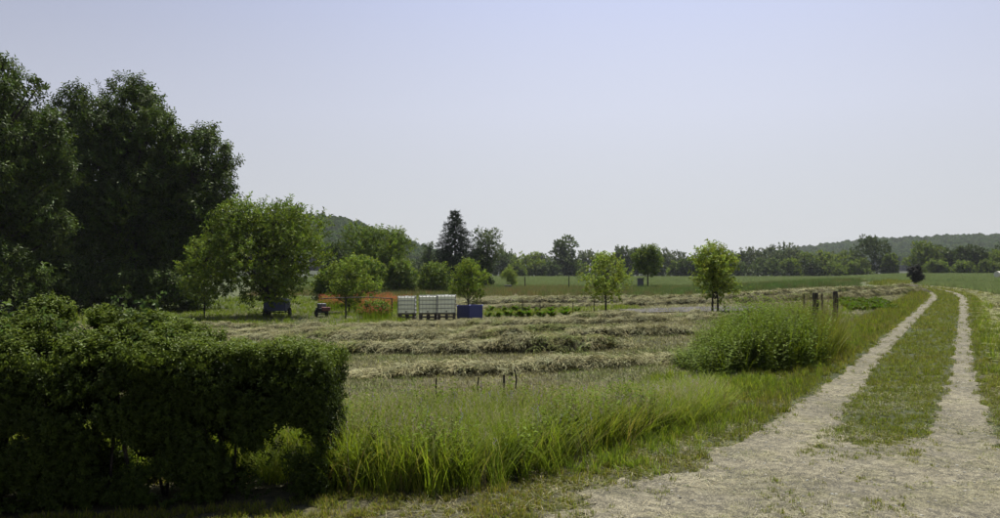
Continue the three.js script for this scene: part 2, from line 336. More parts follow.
{ // longer fresh grass at the edge of the verge and the lawn
  const s = new Swarm();
  const put = (k, keep) => (x, z, d) => { if (!keep(x, z, d) || R() < .25) return; const n = fbm(x * .8 + 3, z * .8, 3); if (n < .38) return; s.add(x, H(x, z), z, R() * 6.3, k * rr(.7, 1.2), warm(clamp((n - .55) * 1.5)), rr(-.2, .2), rr(-.2, .2), k * rr(.6, 1.2) * (.5 + n)); };
  scatter(.2, 5.5, 7.4, 14, 80, put(.85, (x, z, d) => { const [u] = track(x, z); return u < -1.35 - .5 * R() && u > -3.8 && !inside(TALL, x, d) && !inside(THICKET, x, d); }));
  scatter(-5.5, 4, 9, 11.6, 70, put(.9, (x, z, d) => !inside(TALL, x, d) && track(x, z)[0] < -2.6 && R() < sst(11.8, 9.5, d)));
  scatter(3, 9, 13.2, 21, 25, put(1, (x, z, d) => { const [u] = track(x, z); return u < -1.3 && u > -4 && !inside(THICKET, x, d); }));
  scatter(-34, -5, 42, 88, 7, put(1.5, () => true));
  scatter(-2.5, 8.5, 46, 58, 10, put(1.2, () => true));
  scatter(8, 30, 20, 48, 5, put(1.3, (x, z) => { const [u] = track(x, z); return u < -1.4 && u > -7; }));
  scatter(6, 30, 14, 50, 8, put(1.3, (x, z) => { const [u] = track(x, z); return u > 1.3 && u < 2.1; }));
  ud(s.build('verge_grass', midTuft, grassMat), 'longer green grass between the verge and the mown field', 'grass');
}
{ // tall uncut strip beside the hedge
  const a = new Swarm(), b = new Swarm(), w = new Swarm();
  scatter(-6, 3.4, 6.7, 12.4, 330, (x, z, d) => {
    const j = .22; if (!inside(TALL, x + rr(-j, j), d + rr(-j, j))) return; if (x < HX1 - .05 && d < (Math.abs(x + 1.88) < .3 ? 7.2 : HD1 + .02)) return;
    const n = fbm(x * .9, z * .9, 3), hh = mix(.66, .44, sst(-.6, 2.4, x)) * (x < HX1 && d < HD1 + .1 ? .6 : 1) * (.75 + .5 * n) * mix(1.1, .82, R());
    if (n < .40 && R() < .5) return;
    (R() < .5 ? a : b).add(x, H(x, z), z, R() * 6.3, rr(.8, 1.15), R() < .09 ? [1.5, 1.02, 4].map(v => v * rr(.7, 1.1)) : warm(clamp((n - .5) * .7) + .04).map(v => v * (.75 + .5 * fbm(x * 2.5, z * 2.5 + 3, 2))), rr(-.14, .14), rr(-.14, .14), hh);
  });
  scatter(-2, 2.6, 6.75, 10, 75, (x, z, d) => { if (!inside(TALL, x, d) || (x < HX1 && d < HD1)) return; if (fbm(x * 1.4 + 7, z * 1.4, 2) < .47) return; w.add(x, H(x, z), z, R() * 6.3, rr(.7, 1.2), tint(.7, 1.15), rr(-.2, .2), rr(-.2, .2), rr(.6, 1.25)); });
  ud(a.build('tall_grass', tallA, grassMat), 'tall green uncut grass with seed heads right of the hedge', 'grass');
  ud(b.build('tall_grass', tallB, grassMat), 'tall green uncut grass blades mixed through the strip before the mown field', 'grass');
  ud(w.build('meadow_weeds', weed, leafMat(1, 1, 1, .42, .06)), 'low leafy weeds at the foot of the tall grass', 'weeds');
}
{ // stubble of the mown field
  const s = new Swarm(), f = new Swarm();
  const put = (k, sw) => (x, z, d) => { const [u] = track(x, z); if (u > -2.6 || inside(THICKET, x, d) || inside(TALL, x, d)) return; if (d < 12 && R() > sst(9.2, 12, d)) return; const n = fbm(x * .5, z * .5, 3); sw.add(x, H(x, z), z, R() * 6.3, k * rr(.7, 1.3), n > .60 && R() < .5 ? [.6, .78, .45] : tint(.75, 1.15), rr(-.3, .3), rr(-.3, .3), Math.min(k, 1.5) * rr(.5, 1.1)); };
  scatter(-12, 12, 9.4, 20, 105, put(1.25, s)); scatter(-22, 18, 20, 34, 48, put(1.7, s)); scatter(-30, 34, 34, 60, 13, put(2.4, s)); scatter(-20, 60, 60, 92, 5, put(3.4, s));
  ud(s.build('hay_stubble', stubbleTuft, hayMat), 'straw coloured stubble of the mown hay field', 'stubble');
  // loose swath right of the track
  scatter(6, 60, 11, 90, 11, (x, z, d) => { const [u] = track(x, z); if (u < 1.75 || u > 3.5 + .8 * fbm(x * .3, z * .3)) return; const n = fbm(x * .9, z * .9, 3); if (n < .36) return; f.add(x, H(x, z) - .03, z, R() * 6.3, d > 30 ? rr(1.2, 1.8) : rr(.8, 1.3), tint(.8, 1.15), 0, 0, rr(.5, .9)); });
  scatter(5, 26, 9, 34, 20, (x, z, d) => { const [u] = track(x, z); if (u < 1.65 || u > 3.6) return; f.add(x, H(x, z) - .03, z, R() * 6.3, rr(.7, 1), tint(.85, 1.15), 0, 0, rr(.4, .7)); });
  // dry trampled grass in front of and beside the thicket
  scatter(2.6, 9, 12.6, 24, 26, (x, z, d) => { const [u] = track(x, z); if (u > -1.5 || u < -5 || inside(THICKET, x, d)) return; const n = fbm(x * .7 + 2, z * .7, 3); if (n < .5) return; f.add(x, H(x, z) - .04, z, R() * 6.3, rr(.5, .8), tint(.85, 1.15), 0, 0, rr(.35, .6)); });
  ud(f.build('loose_hay', wispFar, hayMat), 'flattened loose hay lying along the right side of the track and before the thicket', 'hay');
}
{ // bits of straw and small stones on the track
  const s = new Swarm(), q = new Swarm();
  scatter(-3.5, 8, 5, 13, 55, (x, z, d) => { const [u] = track(x, z); if (u < -3 || u > 3.2 || fbm(x * 1.7 + 1, z * 1.7, 3) < .44 || (x < HX1 + .2 && d - slant(x) > HD0 - .6)) return; s.add(x, H(x, z) + .022, z, R() * 6.3, rr(.5, 1.1), tint(.8, 1.2)); });
  const dry = new Swarm(); scatter(-2, 8, 5, 12, 150, (x, z) => { const [u, t] = track(x, z); if (stony(x, z) < 0) return; const n = fbm(x * 2.3, z * 2.3 + 9, 4); if (n < .5 || R() < .3) return; dry.add(x, H(x, z) + .01, z, R() * 6.3, rr(.35, .7), R() < .35 ? [.5, .7, .35] : tint(.6, 1), rr(-.5, .5), rr(-.5, .5), rr(.15, .45)); });
  ud(dry.build('trodden_grass', stubbleTuft, hayMat), 'flattened dry grass trodden into the near end of the track', 'grass');
  ud(s.build('straw_litter', strawBits, hayMat), 'loose straw bits strewn over the near end of the track', 'straw');
  const st = new THREE.IcosahedronGeometry(.5, 1), p = st.attributes.position; for (let k = 0; k < p.count; k++) { const v = V(p.getX(k), p.getY(k), p.getZ(k)), r = .75 + .5 * vn(v.x * 3 + 9, v.y * 3 + v.z * 5); p.setXYZ(k, v.x * r, v.y * r * .6, v.z * r); } st.computeVertexNormals();
  scatter(-1, 10, 5, 13, 90, (x, z) => { if (stony(x, z) < .03) return; const a = Math.pow(R(), 3); q.add(x, H(x, z) + .018, z, R() * 6.3, mix(.007, .032, a), tint(.45, 1.35, .05), rr(-.3, .3), rr(-.3, .3)); });
  scatter(5, 20, 13, 30, 26, (x, z) => { if (stony(x, z) < .03) return; q.add(x, H(x, z) + .012, z, R() * 6.3, rr(.02, .05), tint(.7, 1.25, .05)); });
  ud(q.build('gravel', st, new THREE.MeshStandardMaterial({ color: new THREE.Color().setRGB(.24, .23, .19), roughness: .95 })), 'small pale stones in the wheel ruts', 'gravel');
}
// ───────────────────────── hay windrows ─────────────────────────
const moundMat = new THREE.MeshStandardMaterial({ color: new THREE.Color().setRGB(.16, .15, .07), vertexColors: true, map: soilTex, bumpMap: soilBump, bumpScale: .05, roughness: 1, side: THREE.DoubleSide });
function windrow(pts, sd, label, W, Ht, ragged) {
  reseed(sd);
  const P = pts.map(([a, b]) => onGround(a, b)), curve = new THREE.CatmullRomCurve3(P, false, 'catmullrom', .3), L = curve.getLength(), c0 = curve.getPointAt(.5); c0.y = H(c0.x, c0.z);
  const t = thing('hay_windrow', label, 'hay row', c0, 0, 'rows of cut hay'), far = -c0.z > 55;
  const hgt = (s, w) => { // s metres along, w -1..1 across
    const n = fbm(s * .55 + sd, sd * 3.1, 3), e = clamp(Math.min(s, L - s) / 1.2), gap = sst(ragged - .07, ragged + .07, n);
    return Ht * e * (.12 + .88 * gap) * (.42 + .5 * vn(s * 1.1 + sd * 7, 3) + .3 * vn(s * 3.3 + sd, 5)) * Math.max(0, 1 - w * w) ** .55 * (.75 + .5 * vn(s * 2.8, w * 2 + sd)); };
  const wig = s => .28 * (fbm(s * .25, sd, 2) - .5) * 2;
  const nS = Math.round(L / (far ? .5 : .22)), nW = 8, g = new THREE.PlaneGeometry(1, 1, nS, nW), p = g.attributes.position, col = [], uv = g.attributes.uv;
  const place = (f, w) => { const q = curve.getPointAt(f), T = curve.getTangentAt(f), s = f * L, off = w * W * .5 + wig(s); const x = q.x - T.z * off, z = q.z + T.x * off; return V(x, H(x, z) + hgt(s, w), z); };
  for (let k = 0; k < p.count; k++) { const f = p.getX(k) + .5, w = p.getY(k) * 2, v = place(f, w).sub(c0); if (Math.abs(w) > .99) v.y -= .05; p.setXYZ(k, v.x, v.y, v.z); const q = .7 + .6 * vn(f * L * 3, w * 4); col.push(q, q, q * .95); uv.setXY(k, f * L / 1.2, w * W / 2.4); }
  g.setAttribute('color', new THREE.Float32BufferAttribute(col, 3)); g.computeVertexNormals(); mesh('mound', g, moundMat, t);
  const s = new Swarm(), n = Math.round(L * (far ? 26 : 110));
  for (let k = 0; k < n; k++) { const f = R(), w = rr(-1.15, 1.15), v = place(f, clamp(w, -1, 1)); if (hgt(f * L, w) < .05 && R() < .6) continue; const [u] = track(v.x, v.z); if (u > -1.6) continue; const gr = fbm(v.x * .8, v.z * .8 + sd, 2); s.add(v.x - c0.x, v.y - c0.y - .02, v.z - c0.z, R() * 6.3, rr(.7, 1.25), gr > .68 ? [.7, .78, .5].map(q => q * rr(.8, 1.1)) : tint(.7, 1.2), rr(-.4, .4), rr(-.4, .4), rr(.5, 1.0)); }
  s.build('loose_hay', far ? wispFar : wispA, hayMat, t);
}
windrow([[340, 377], [430, 375], [520, 373], [600, 367], [690, 359]], 51, 'nearest row of cut hay, just behind the tall grass strip', .8, .20, .46);
windrow([[200, 354], [330, 353], [430, 353], [540, 352], [632, 347]], 52, 'second nearest row of cut hay, ending in a heap left of the thicket', .8, .33, .32);
windrow([[150, 341], [230, 341], [400, 340], [540, 339], [640, 336], [705, 334]], 53, 'third nearest row of cut hay, level with the top of the clipped hedge', .8, .29, .36);
windrow([[150, 326], [210, 326.5], [400, 326.5], [540, 325.5], [620, 323.5], [730, 320]], 54, 'hay row passing just in front of the white cage tanks', .8, .20, .36);
windrow([[230, 331.5], [330, 332], [430, 332], [520, 331.5], [600, 329.5]], 58, 'thin low hay row between the two taller rows nearest the tanks', .7, .16, .44);
windrow([[556, 319.5], [610, 318.5], [670, 317.5], [728, 315.5]], 59, 'short hay row of small heaps at the foot of the young trees', .9, .26, .46);
windrow([[480, 309], [600, 307], [740, 303], [830, 299], [928, 292.5]], 55, 'near one of the two hay rows crossing behind the fence posts', 1.3, .40, .36);
windrow([[440, 305], [560, 303], [740, 298.5], [860, 292], [918, 287.5]], 56, 'far one of the two hay rows crossing behind the fence posts', 1.3, .42, .34);
windrow([[520, 300], [620, 298.5], [735, 295.5]], 57, 'short faint hay row farthest back, before the green crop', 1.5, .3, .42);

// ───────────────────────── tree building ─────────────────────────
function sprig(sd, n, L, ll, lw, col, spread = .8) { // a twig with leaves, along +y
  reseed(sd); const b = new Bag();
  b.blade(V(0, 0, 0), 0, 0, L * .8, .012 * L / .3, [.09, .07, .05], .2, 2);
  for (let k = 0; k < n; k++) { const f = .15 + .85 * (k + .5) / n, an = k * 2.4 + rr(-.5, .5), q = rr(.7, 1.3), up = rr(-.1, .9), dv = V(Math.cos(an) * spread, up, Math.sin(an) * spread).normalize(), tl = rr(-1, 1); b.kite(V(0, L * f, 0), dv, V(-Math.sin(an), tl * .5, Math.cos(an)).normalize(), V(Math.cos(an) * -up, 1, Math.sin(an) * -up).normalize(), ll * rr(.65, 1.15), lw * rr(.7, 1.15), col.map((v, i) => v * q * (i === 0 ? rr(.9, 1.15) : 1))); }
  return b.geo();
}
const W1 = [1, 1, 1];
const sprigNear = sprig(61, 9, .34, .13, .075, W1), sprigMid = sprig(62, 9, .6, .26, .15, W1), sprigFar = sprig(63, 10, 1.1, .62, .40, W1), sprigAsh = sprig(64, 12, .5, .2, .085, W1, .9);
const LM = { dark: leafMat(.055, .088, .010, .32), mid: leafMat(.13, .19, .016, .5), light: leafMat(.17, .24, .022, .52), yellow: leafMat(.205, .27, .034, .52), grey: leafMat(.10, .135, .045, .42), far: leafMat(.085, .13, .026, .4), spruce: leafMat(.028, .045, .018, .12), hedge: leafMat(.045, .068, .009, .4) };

function crownBlobs(o) { // clumps spread through an uneven crown; h = height of crown, w = width
  const bl = [], n = Math.max(8, Math.round(o.n * .62));
  for (let k = 0; k < n; k++) {
    const f = (k + .5) / n, y = mix(-.92, .92, f), prof = o.shape(f), an = k * 2.399 + rr(-.6, .6), rad = prof * Math.sqrt(rr(.10, 1)) * rr(.85, 1.08);
    const r = o.w * .5 * rr(.15, .38) * (.55 + .6 * prof);
    const c0 = V(Math.cos(an) * rad * (o.w * .5 - r * .65), o.y0 + (y * .5 + .5) * o.h * .93 + rr(-.03, .03) * o.h, Math.sin(an) * rad * (o.w * .5 - r * .65)); bl.push([c0, r]);
    const ns = 1 + Math.floor(R() * 3); for (let q = 0; q < ns; q++) { const a2 = an + rr(-1.3, 1.3), el = rr(-.3, 1.3); bl.push([c0.clone().add(V(Math.cos(a2) * Math.cos(el), Math.sin(el), Math.sin(a2) * Math.cos(el)).multiplyScalar(r * rr(.8, 1.25))), r * rr(.28, .55)]); }
  }
  return bl;
}
const shapes = { round: f => Math.sqrt(Math.max(.05, 1 - (2 * f - 1) ** 2)), egg: f => Math.sqrt(Math.max(.05, 1 - (1.75 * f - .75) ** 2)) , tall: f => clamp(.55 + .5 * Math.sin(f * 3) - .25 * f), vase: f => Math.sqrt(Math.max(.06, 1 - (1.7 * f - .95) ** 2)), dome: f => Math.sqrt(Math.max(.04, 1 - f ** 2.4)) };
function tree(name, label, o) {
  reseed(o.seed); const t = thing(name, label, o.cat ?? 'tree', o.pos, 0, o.group);
  const bl = o.blobs ?? crownBlobs({ n: o.n ?? 22, y0: o.clear, h: o.height - o.clear, w: o.width, shape: shapes[o.shape ?? 'egg'] });
  const tr = new Bag(), r0 = o.trunk ?? o.height * .02, top = o.clear + (o.height - o.clear) * .62, ln = o.lean ?? 0;
  const stems = o.stems ?? [[0, 0]];
  for (const [sx, sz] of stems) tr.tube([V(sx, -.15, sz), V(sx, .25, sz), V(sx + ln * .5 + rr(-.03, .03) * o.height * .2, o.clear * .8, sz), V(ln + rr(-.1, .1), mix(o.clear, top, .5), rr(-.1, .1)), V(ln, top, 0)], [r0 * 1.35, r0, r0 * .85, r0 * .55, r0 * .2], 7);
  mesh('trunk', tr.geo(), barkMat, t);
  if (o.limbs !== 0) {
    const lb = new Bag();
    for (const [c, r] of bl) { if (R() > (o.limbs ?? .75)) continue; const y = clamp(c.y - r * 1.1 - Math.hypot(c.x, c.z) * .5, o.clear * .85, top * .97), s = V(ln * y / top, y, 0), m = s.clone().lerp(c, .5).add(V(rr(-.1, .1), rr(-.05, .12) * r, rr(-.1, .1))); lb.tube([s, m, c], [r0 * .42, r0 * .28, r0 * .1], 5); }
    if (lb.i.length) mesh('branches', lb.geo(), barkMat, t);
  }
  const s = new Swarm(), A = bl.reduce((q, [, r]) => q + r * r, 0);
  for (const [c, r] of bl) {
    const n = Math.round(o.sprigs * r * r / A), q0 = rr(.82, 1.18);
    for (let k = 0; k < n; k++) {
      const y = rr(-1, 1), an = R() * 6.2832, e = Math.sqrt(1 - y * y), dv = V(Math.cos(an) * e, y, Math.sin(an) * e), rad = r * (.5 + .56 * Math.pow(R(), .6)) * (.85 + .3 * vn(dv.x * 2 + c.x * 3 + 9, dv.y * 2 + dv.z * 3 + c.y));
      if (y < -.25 && R() < .5) continue;
      const p = c.clone().addScaledVector(dv, R() < .05 ? rad * rr(1.1, 1.45) : rad); if (p.y < .25) continue;
      const q = q0 * rr(.8, 1.2), e2 = rr(-.08, .08);
      s.dir(p, dv.add(V(rr(-.5, .5), rr(0, .7), rr(-.5, .5))).normalize(), (o.ss ?? 1) * rr(.7, 1.2), [q * (1 + e2), q, q * (1 - e2)]);
    }
  }
  s.build('crown', o.sprig ?? sprigMid, o.mat ?? LM.mid, t);
  return t;
}

// big trees on the left
const bigG = 'tall broadleaved trees at the left';
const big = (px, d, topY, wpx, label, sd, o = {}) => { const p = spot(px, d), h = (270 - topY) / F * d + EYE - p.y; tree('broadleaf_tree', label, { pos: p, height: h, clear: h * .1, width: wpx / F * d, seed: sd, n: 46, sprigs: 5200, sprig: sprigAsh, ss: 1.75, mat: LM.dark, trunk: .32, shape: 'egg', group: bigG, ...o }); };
big(-8, 52, 50, 130, 'tallest dark tree cut off by the left edge of the picture', 71, { sprigs: 6500 });
big(72, 66, 80, 88, 'tall dark tree with a thin pointed top, second from the left edge', 72, { shape: 'egg', sprigs: 3400, n: 32 });
big(132, 63, 74, 122, 'tall full-crowned dark tree in the middle of the left group', 73, { sprigs: 6600, n: 56 });
big(193, 62, 120, 92, 'tall tree at the right end of the left group, lower rounded top', 74, { sprigs: 4400, n: 40 });
big(30, 78, 120, 110, 'dark tree filling the gap behind the two leftmost tall trees', 75, { sprigs: 5000 });
big(165, 82, 150, 110, 'dark tree half hidden behind the right end of the left group', 76, { sprigs: 5000 });
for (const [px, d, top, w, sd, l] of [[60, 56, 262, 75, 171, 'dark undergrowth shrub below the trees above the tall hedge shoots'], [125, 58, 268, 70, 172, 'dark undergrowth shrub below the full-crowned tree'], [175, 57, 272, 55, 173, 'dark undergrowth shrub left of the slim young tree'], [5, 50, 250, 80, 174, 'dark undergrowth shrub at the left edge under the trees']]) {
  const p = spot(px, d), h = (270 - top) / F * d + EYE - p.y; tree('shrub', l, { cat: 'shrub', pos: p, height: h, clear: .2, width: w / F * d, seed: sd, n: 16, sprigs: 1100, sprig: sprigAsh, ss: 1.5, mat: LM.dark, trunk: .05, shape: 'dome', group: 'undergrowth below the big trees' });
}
// garden trees in the field
const by = (name, px, baseY, topY, wpx, label, sd, o = {}) => { const p = onGround(px, baseY), d = -p.z, h = (270 - topY) / F * d + EYE - p.y; return tree(name, label, { pos: p, height: h, width: wpx / F * d, seed: sd, ...o, clear: h * (o.clear ?? .2) }); };
by('fruit_tree', 268, 317, 202, 118, 'broad spreading tree with bright green leaves shading a blue trailer', 81, { clear: .16, n: 52, sprigs: 3700, sprig: sprigNear, ss: 1.6, mat: LM.mid, trunk: .15, shape: 'round', lean: -.2 });
by('young_tree', 204, 318, 236, 50, 'slim young tree left of the broad spreading tree', 82, { clear: .2, n: 30, sprigs: 900, sprig: sprigNear, ss: 1.25, mat: LM.light, trunk: .05, shape: 'egg' });
by('young_tree', 349, 313, 258, 44, 'small bushy tree behind the fence rail', 83, { clear: .12, n: 28, sprigs: 850, sprig: sprigNear, ss: 1.25, mat: LM.light, trunk: .05, shape: 'round' });
by('young_tree', 468.5, 314, 259, 31, 'small egg-shaped tree standing behind the blue boxes', 84, { clear: .26, n: 26, sprigs: 720, sprig: sprigNear, ss: 1.05, mat: LM.light, trunk: .045, shape: 'egg' });
by('young_tree', 606, 315.5, 256, 54, 'young open-crowned tree with a dark bare trunk in the hay field', 85, { clear: .30, n: 15, sprigs: 430, sprig: sprigNear, ss: 1.1, mat: LM.yellow, trunk: .05, shape: 'round' });
by('young_tree', 715, 312.5, 247, 50, 'double-stemmed young tree with a pointed top left of the thicket', 86, { clear: .24, n: 20, sprigs: 760, sprig: sprigNear, ss: 1.15, mat: LM.yellow, trunk: .05, shape: 'egg', stems: [[-.11, 0], [.13, .05]] });
// middle distance
const md = (name, px, d, topY, wpx, label, sd, o = {}) => { const p = spot(px, d), h = (270 - topY) / F * d + EYE - p.y; return tree(name, label, { pos: p, height: h, width: wpx / F * d, seed: sd, n: 30, sprigs: 1300, ss: 1.25, sprig: sprigMid, trunk: h * .02, ...o, clear: h * (o.clear ?? .1) }); };
md('broadleaf_tree', 378, 105, 226, 70, 'large rounded tree in front of the wooded hill', 91, { n: 60, sprigs: 2700, mat: LM.mid, shape: 'round', clear: .08 });
md('broadleaf_tree', 335, 125, 241, 34, 'dark tree half hidden left of the large rounded tree', 92, { mat: LM.dark });
md('shrub', 333, 80, 266, 34, 'round green bush at the left behind the fence rail', 93, { cat: 'shrub', mat: LM.mid, clear: .05, sprigs: 1200, shape: 'dome' });
md('shrub', 362, 82, 258, 38, 'light green bush directly below the large rounded tree', 94, { cat: 'shrub', mat: LM.light, clear: .05, sprigs: 1400 });
md('shrub', 400, 98, 263, 27, 'dark upright bush right below the large rounded tree', 95, { cat: 'shrub', mat: LM.mid, clear: .05, sprigs: 1200 });
md('shrub', 435, 100, 265, 30, 'round bush just left of the dark spruce', 96, { cat: 'shrub', mat: LM.mid, clear: .05, sprigs: 1200, shape: 'dome' });
md('broadleaf_tree', 429, 190, 241, 13, 'slender tree in the gap left of the dark spruce', 97, { mat: LM.far, sprigs: 700, shape: 'tall' });
md('broadleaf_tree', 488, 140, 229, 36, 'open-crowned tree with gaps close to the right of the spruce', 98, { mat: LM.grey, n: 17, sprigs: 620, clear: .3, shape: 'round' });
md('broadleaf_tree', 480, 138, 246, 26, 'dark lower tree at the right foot of the spruce', 99, { mat: LM.dark, sprigs: 1500, clear: .05 });
md('shrub', 511, 128, 267.5, 17, 'small rounded fruit tree beside a grey box', 101, { cat: 'shrub', mat: LM.yellow, sprigs: 700, n: 12, ss: .7, clear: .18, shape: 'round' });
md('broadleaf_tree', 648, 128, 249, 29, 'tree with a clear trunk beside the upright grey cabinet', 102, { mat: LM.mid, sprigs: 1700, clear: .42, shape: 'round' });
md('shrub', 915.5, 110, 267.5, 13.5, 'very dark round shrub beside the far bend of the track', 103, { cat: 'shrub', mat: leafMat(.035, .035, .025, .05), sprigs: 1300, n: 14, ss: .6, clear: .05, shape: 'round' });
{ // the spruce
  reseed(104); const p = spot(455, 130), h = (270 - 211) / F * 130 + EYE - p.y, t = thing('spruce_tree', 'dark pointed spruce rising above the bushes near the middle', 'tree', p);
  const b = new Bag(); b.tube([V(0, -.2, 0), V(0, h * .5, 0), V(0, h * .97, 0)], [.26, .15, .02], 7); mesh('trunk', b.geo(), barkMat, t);
  const s = new Swarm();
  for (let y = .9; y < h; y += .26) { const f = 1 - y / h, len = (.35 + 5.6 * Math.pow(f, .85)) * rr(.85, 1.12), n = 8 + Math.round(12 * f);
    for (let k = 0; k < n; k++) { const an = R() * 6.3, l = len * rr(.7, 1.1); for (let q = .25; q <= 1.01; q += .5 / Math.max(1, l)) { const dr = -.28 * q * q * l * .5 + .1; s.dir(V(Math.cos(an) * l * q, y + dr, Math.sin(an) * l * q), V(Math.cos(an) + rr(-.4, .4), rr(-.25, .45), Math.sin(an) + rr(-.4, .4)).normalize(), rr(.7, 1.15), tint(.7, 1.25)); } } }
  s.dir(V(0, h - .5, 0), V(0, 1, 0), 1, W1); s.dir(V(0, h - .15, 0), V(0.02, 1, 0), .8, W1);
  s.build('crown', sprig(65, 12, .6, .3, .10, W1, .7), LM.spruce, t);
}
// far tree line beyond the crop: [centre, top, width, distance, kind]
const farRow = [
  [505, 255, 26, 330, 'far', 'round'], [527, 254, 28, 345, 'light', 'round'], [545, 256, 26, 350, 'far', 'round'], [564, 238, 22, 320, 'far', 'vase'], [564, 258, 34, 318, 'dark', 'dome'], [588, 252, 34, 380, 'grey', 'dome'],
  [604, 257, 24, 300, 'mid', 'round'], [623, 245, 22, 340, 'far', 'tall'], [637, 249, 16, 350, 'dark', 'tall'], [670, 252, 30, 360, 'grey', 'round'], [688, 261, 18, 300, 'dark', 'round'], [704, 257, 26, 370, 'far', 'round'], [726, 254, 28, 360, 'far', 'round'],
  [750, 250, 30, 350, 'grey', 'dome'], [777, 246, 38, 345, 'grey', 'round'], [804, 254, 24, 350, 'mid', 'round'], [824, 253, 24, 330, 'light', 'round'], [845, 252, 28, 345, 'mid', 'round'], [872, 237, 38, 310, 'dark', 'egg'], [891, 256, 12, 300, 'mid', 'tall'],
  [925, 243, 32, 290, 'mid', 'egg'], [945, 250, 24, 300, 'dark', 'round'], [959, 257, 18, 310, 'light', 'round'], [974, 247, 32, 285, 'dark', 'round'], [997, 252, 30, 290, 'mid', 'round'], [1020, 248, 40, 300, 'dark', 'round'], [490, 258, 20, 350, 'far', 'round'], [472, 260, 26, 330, 'far', 'dome'], [450, 262, 30, 320, 'mid', 'dome'], [415, 262, 30, 300, 'far', 'round'], [395, 256, 28, 300, 'far', 'round'], [655, 259, 24, 345, 'dark', 'dome'], [575, 262, 22, 330, 'mid', 'dome'], [516, 262, 18, 310, 'mid', 'dome'], [614, 262, 22, 330, 'far', 'dome'], [714, 263, 22, 330, 'mid', 'dome'], [738, 262, 22, 320, 'far', 'dome'], [790, 262, 22, 320, 'mid', 'dome'], [766, 261, 28, 318, 'far', 'dome'], [814, 263, 20, 310, 'dark', 'dome'], [860, 262, 22, 300, 'mid', 'dome'], [938, 262, 20, 275, 'mid', 'dome'], [962, 264, 18, 275, 'mid', 'dome'], [988, 264, 22, 275, 'mid', 'dome'], [536, 263, 20, 315, 'mid', 'dome'], [552, 264, 18, 310, 'far', 'dome'], [678, 264, 20, 320, 'mid', 'dome'], [698, 265, 16, 310, 'dark', 'dome'], [835, 264, 20, 305, 'mid', 'dome'],
];
const farLabel = { 505: 'rounded tree at the left end of the far tree line', 527: 'paler rounded tree second in the far tree line', 545: 'low rounded tree left of the tall feathery one', 564: 'tall feathery tree standing above the far tree line', 588: 'hazy broad tree right of the tall feathery one', 604: 'tree of the far line right behind the open-crowned young tree', 623: 'tall narrow tree left of the one with a clear trunk', 637: 'dark narrow tree behind the one with a clear trunk', 670: 'hazy rounded tree right of the one with a clear trunk', 688: 'small dark tree between the two young trees of the field', 704: 'far tree just left of the double-stemmed young tree', 726: 'far tree just right of the double-stemmed young tree', 750: 'hazy dome-shaped tree left in the group beyond the crop', 777: 'biggest hazy rounded tree in the group beyond the crop', 804: 'first of the lower trees right of the hazy group', 824: 'bright green tree in the low run left of the big dark one', 845: 'tree touching the left of the big dark one', 872: 'big dark tree standing tallest beyond the crop at the right', 891: 'slim tree at the right foot of the big dark one', 925: 'rounded green tree behind the very dark shrub', 945: 'dark tree right of the rounded green one beyond the track', 959: 'pale small tree at the track end', 974: 'dark rounded tree near the right edge beyond the track', 997: 'green tree at the right edge of the picture', 1020: 'dark tree just past the right edge' };
const hedgeTxt = { mid: 'green bush filling the foot of the far tree line', far: 'hazy bush filling the foot of the far tree line', dark: 'dark bush filling the foot of the far tree line', light: 'pale bush at the foot of the far tree line', grey: 'greyish bush at the foot of the far tree line' };
const bushLabel = (px, k) => { // named after the labelled tree it grows beside
  const near = Object.keys(farLabel).map(Number).filter(q => q !== px).sort((a, b) => Math.abs(a - px) - Math.abs(b - px))[0], who = px < 480 ? { 472: 'below the right side of the dark spruce', 450: 'behind the foot of the dark spruce', 415: 'left of the bush by the spruce', 395: 'behind the right edge of the large rounded tree', 490: '' }[px] : px === 564 ? 'under the tall feathery tree' : px === 490 ? 'just right of the open-crowned tree by the spruce' : `${px < near ? 'left' : 'right'} of the ${farLabel[near].split(/ (?:at|in|left|right|standing|of|behind|between|just|touching|near|beyond|second) /)[0]} ${{ 505: 'starting the far line', 527: 'second in the far line', 545: 'before the feathery one', 604: 'behind the open-crowned young tree', 623: 'by the cabinet', 637: 'by the cabinet', 670: 'past the cabinet', 688: 'between the young trees', 704: 'beside the double stem', 726: 'past the double stem', 750: 'beyond the crop', 777: 'beyond the crop', 804: 'in the low run', 824: 'in the low run', 845: 'next to the big dark tree', 872: 'beyond the crop', 945: 'past the track', 959: 'at the track end', 974: 'past the track', 997: 'at the right edge' }[near] ?? ''}`.trim();
  return `${{ mid: 'green', far: 'hazy', dark: 'dark', light: 'pale', grey: 'greyish' }[k]} low bush ${who}`; };
{ const used = new Set(); farRow.forEach(([px, top, w, d, k, sh], i) => {
  const bush = !(px in farLabel) || used.has(px); used.add(px); const p = spot(px, d), h = (270 - top) / F * d + EYE - p.y;
  tree(bush ? 'bush' : 'broadleaf_tree', bush ? bushLabel(px, k) : farLabel[px], { cat: bush ? 'bush' : 'tree', pos: p, height: h, clear: h * .04, width: w / F * d * 1.12, seed: 200 + i, n: bush ? 16 : 30, sprigs: bush ? 420 : 800, sprig: sprigFar, ss: 1.2, mat: LM[k], trunk: .22, limbs: .4, shape: sh, group: bush ? hedgeTxt[k].replace(' bush', ' bushes') : 'far tree line beyond the crop' });
}); }
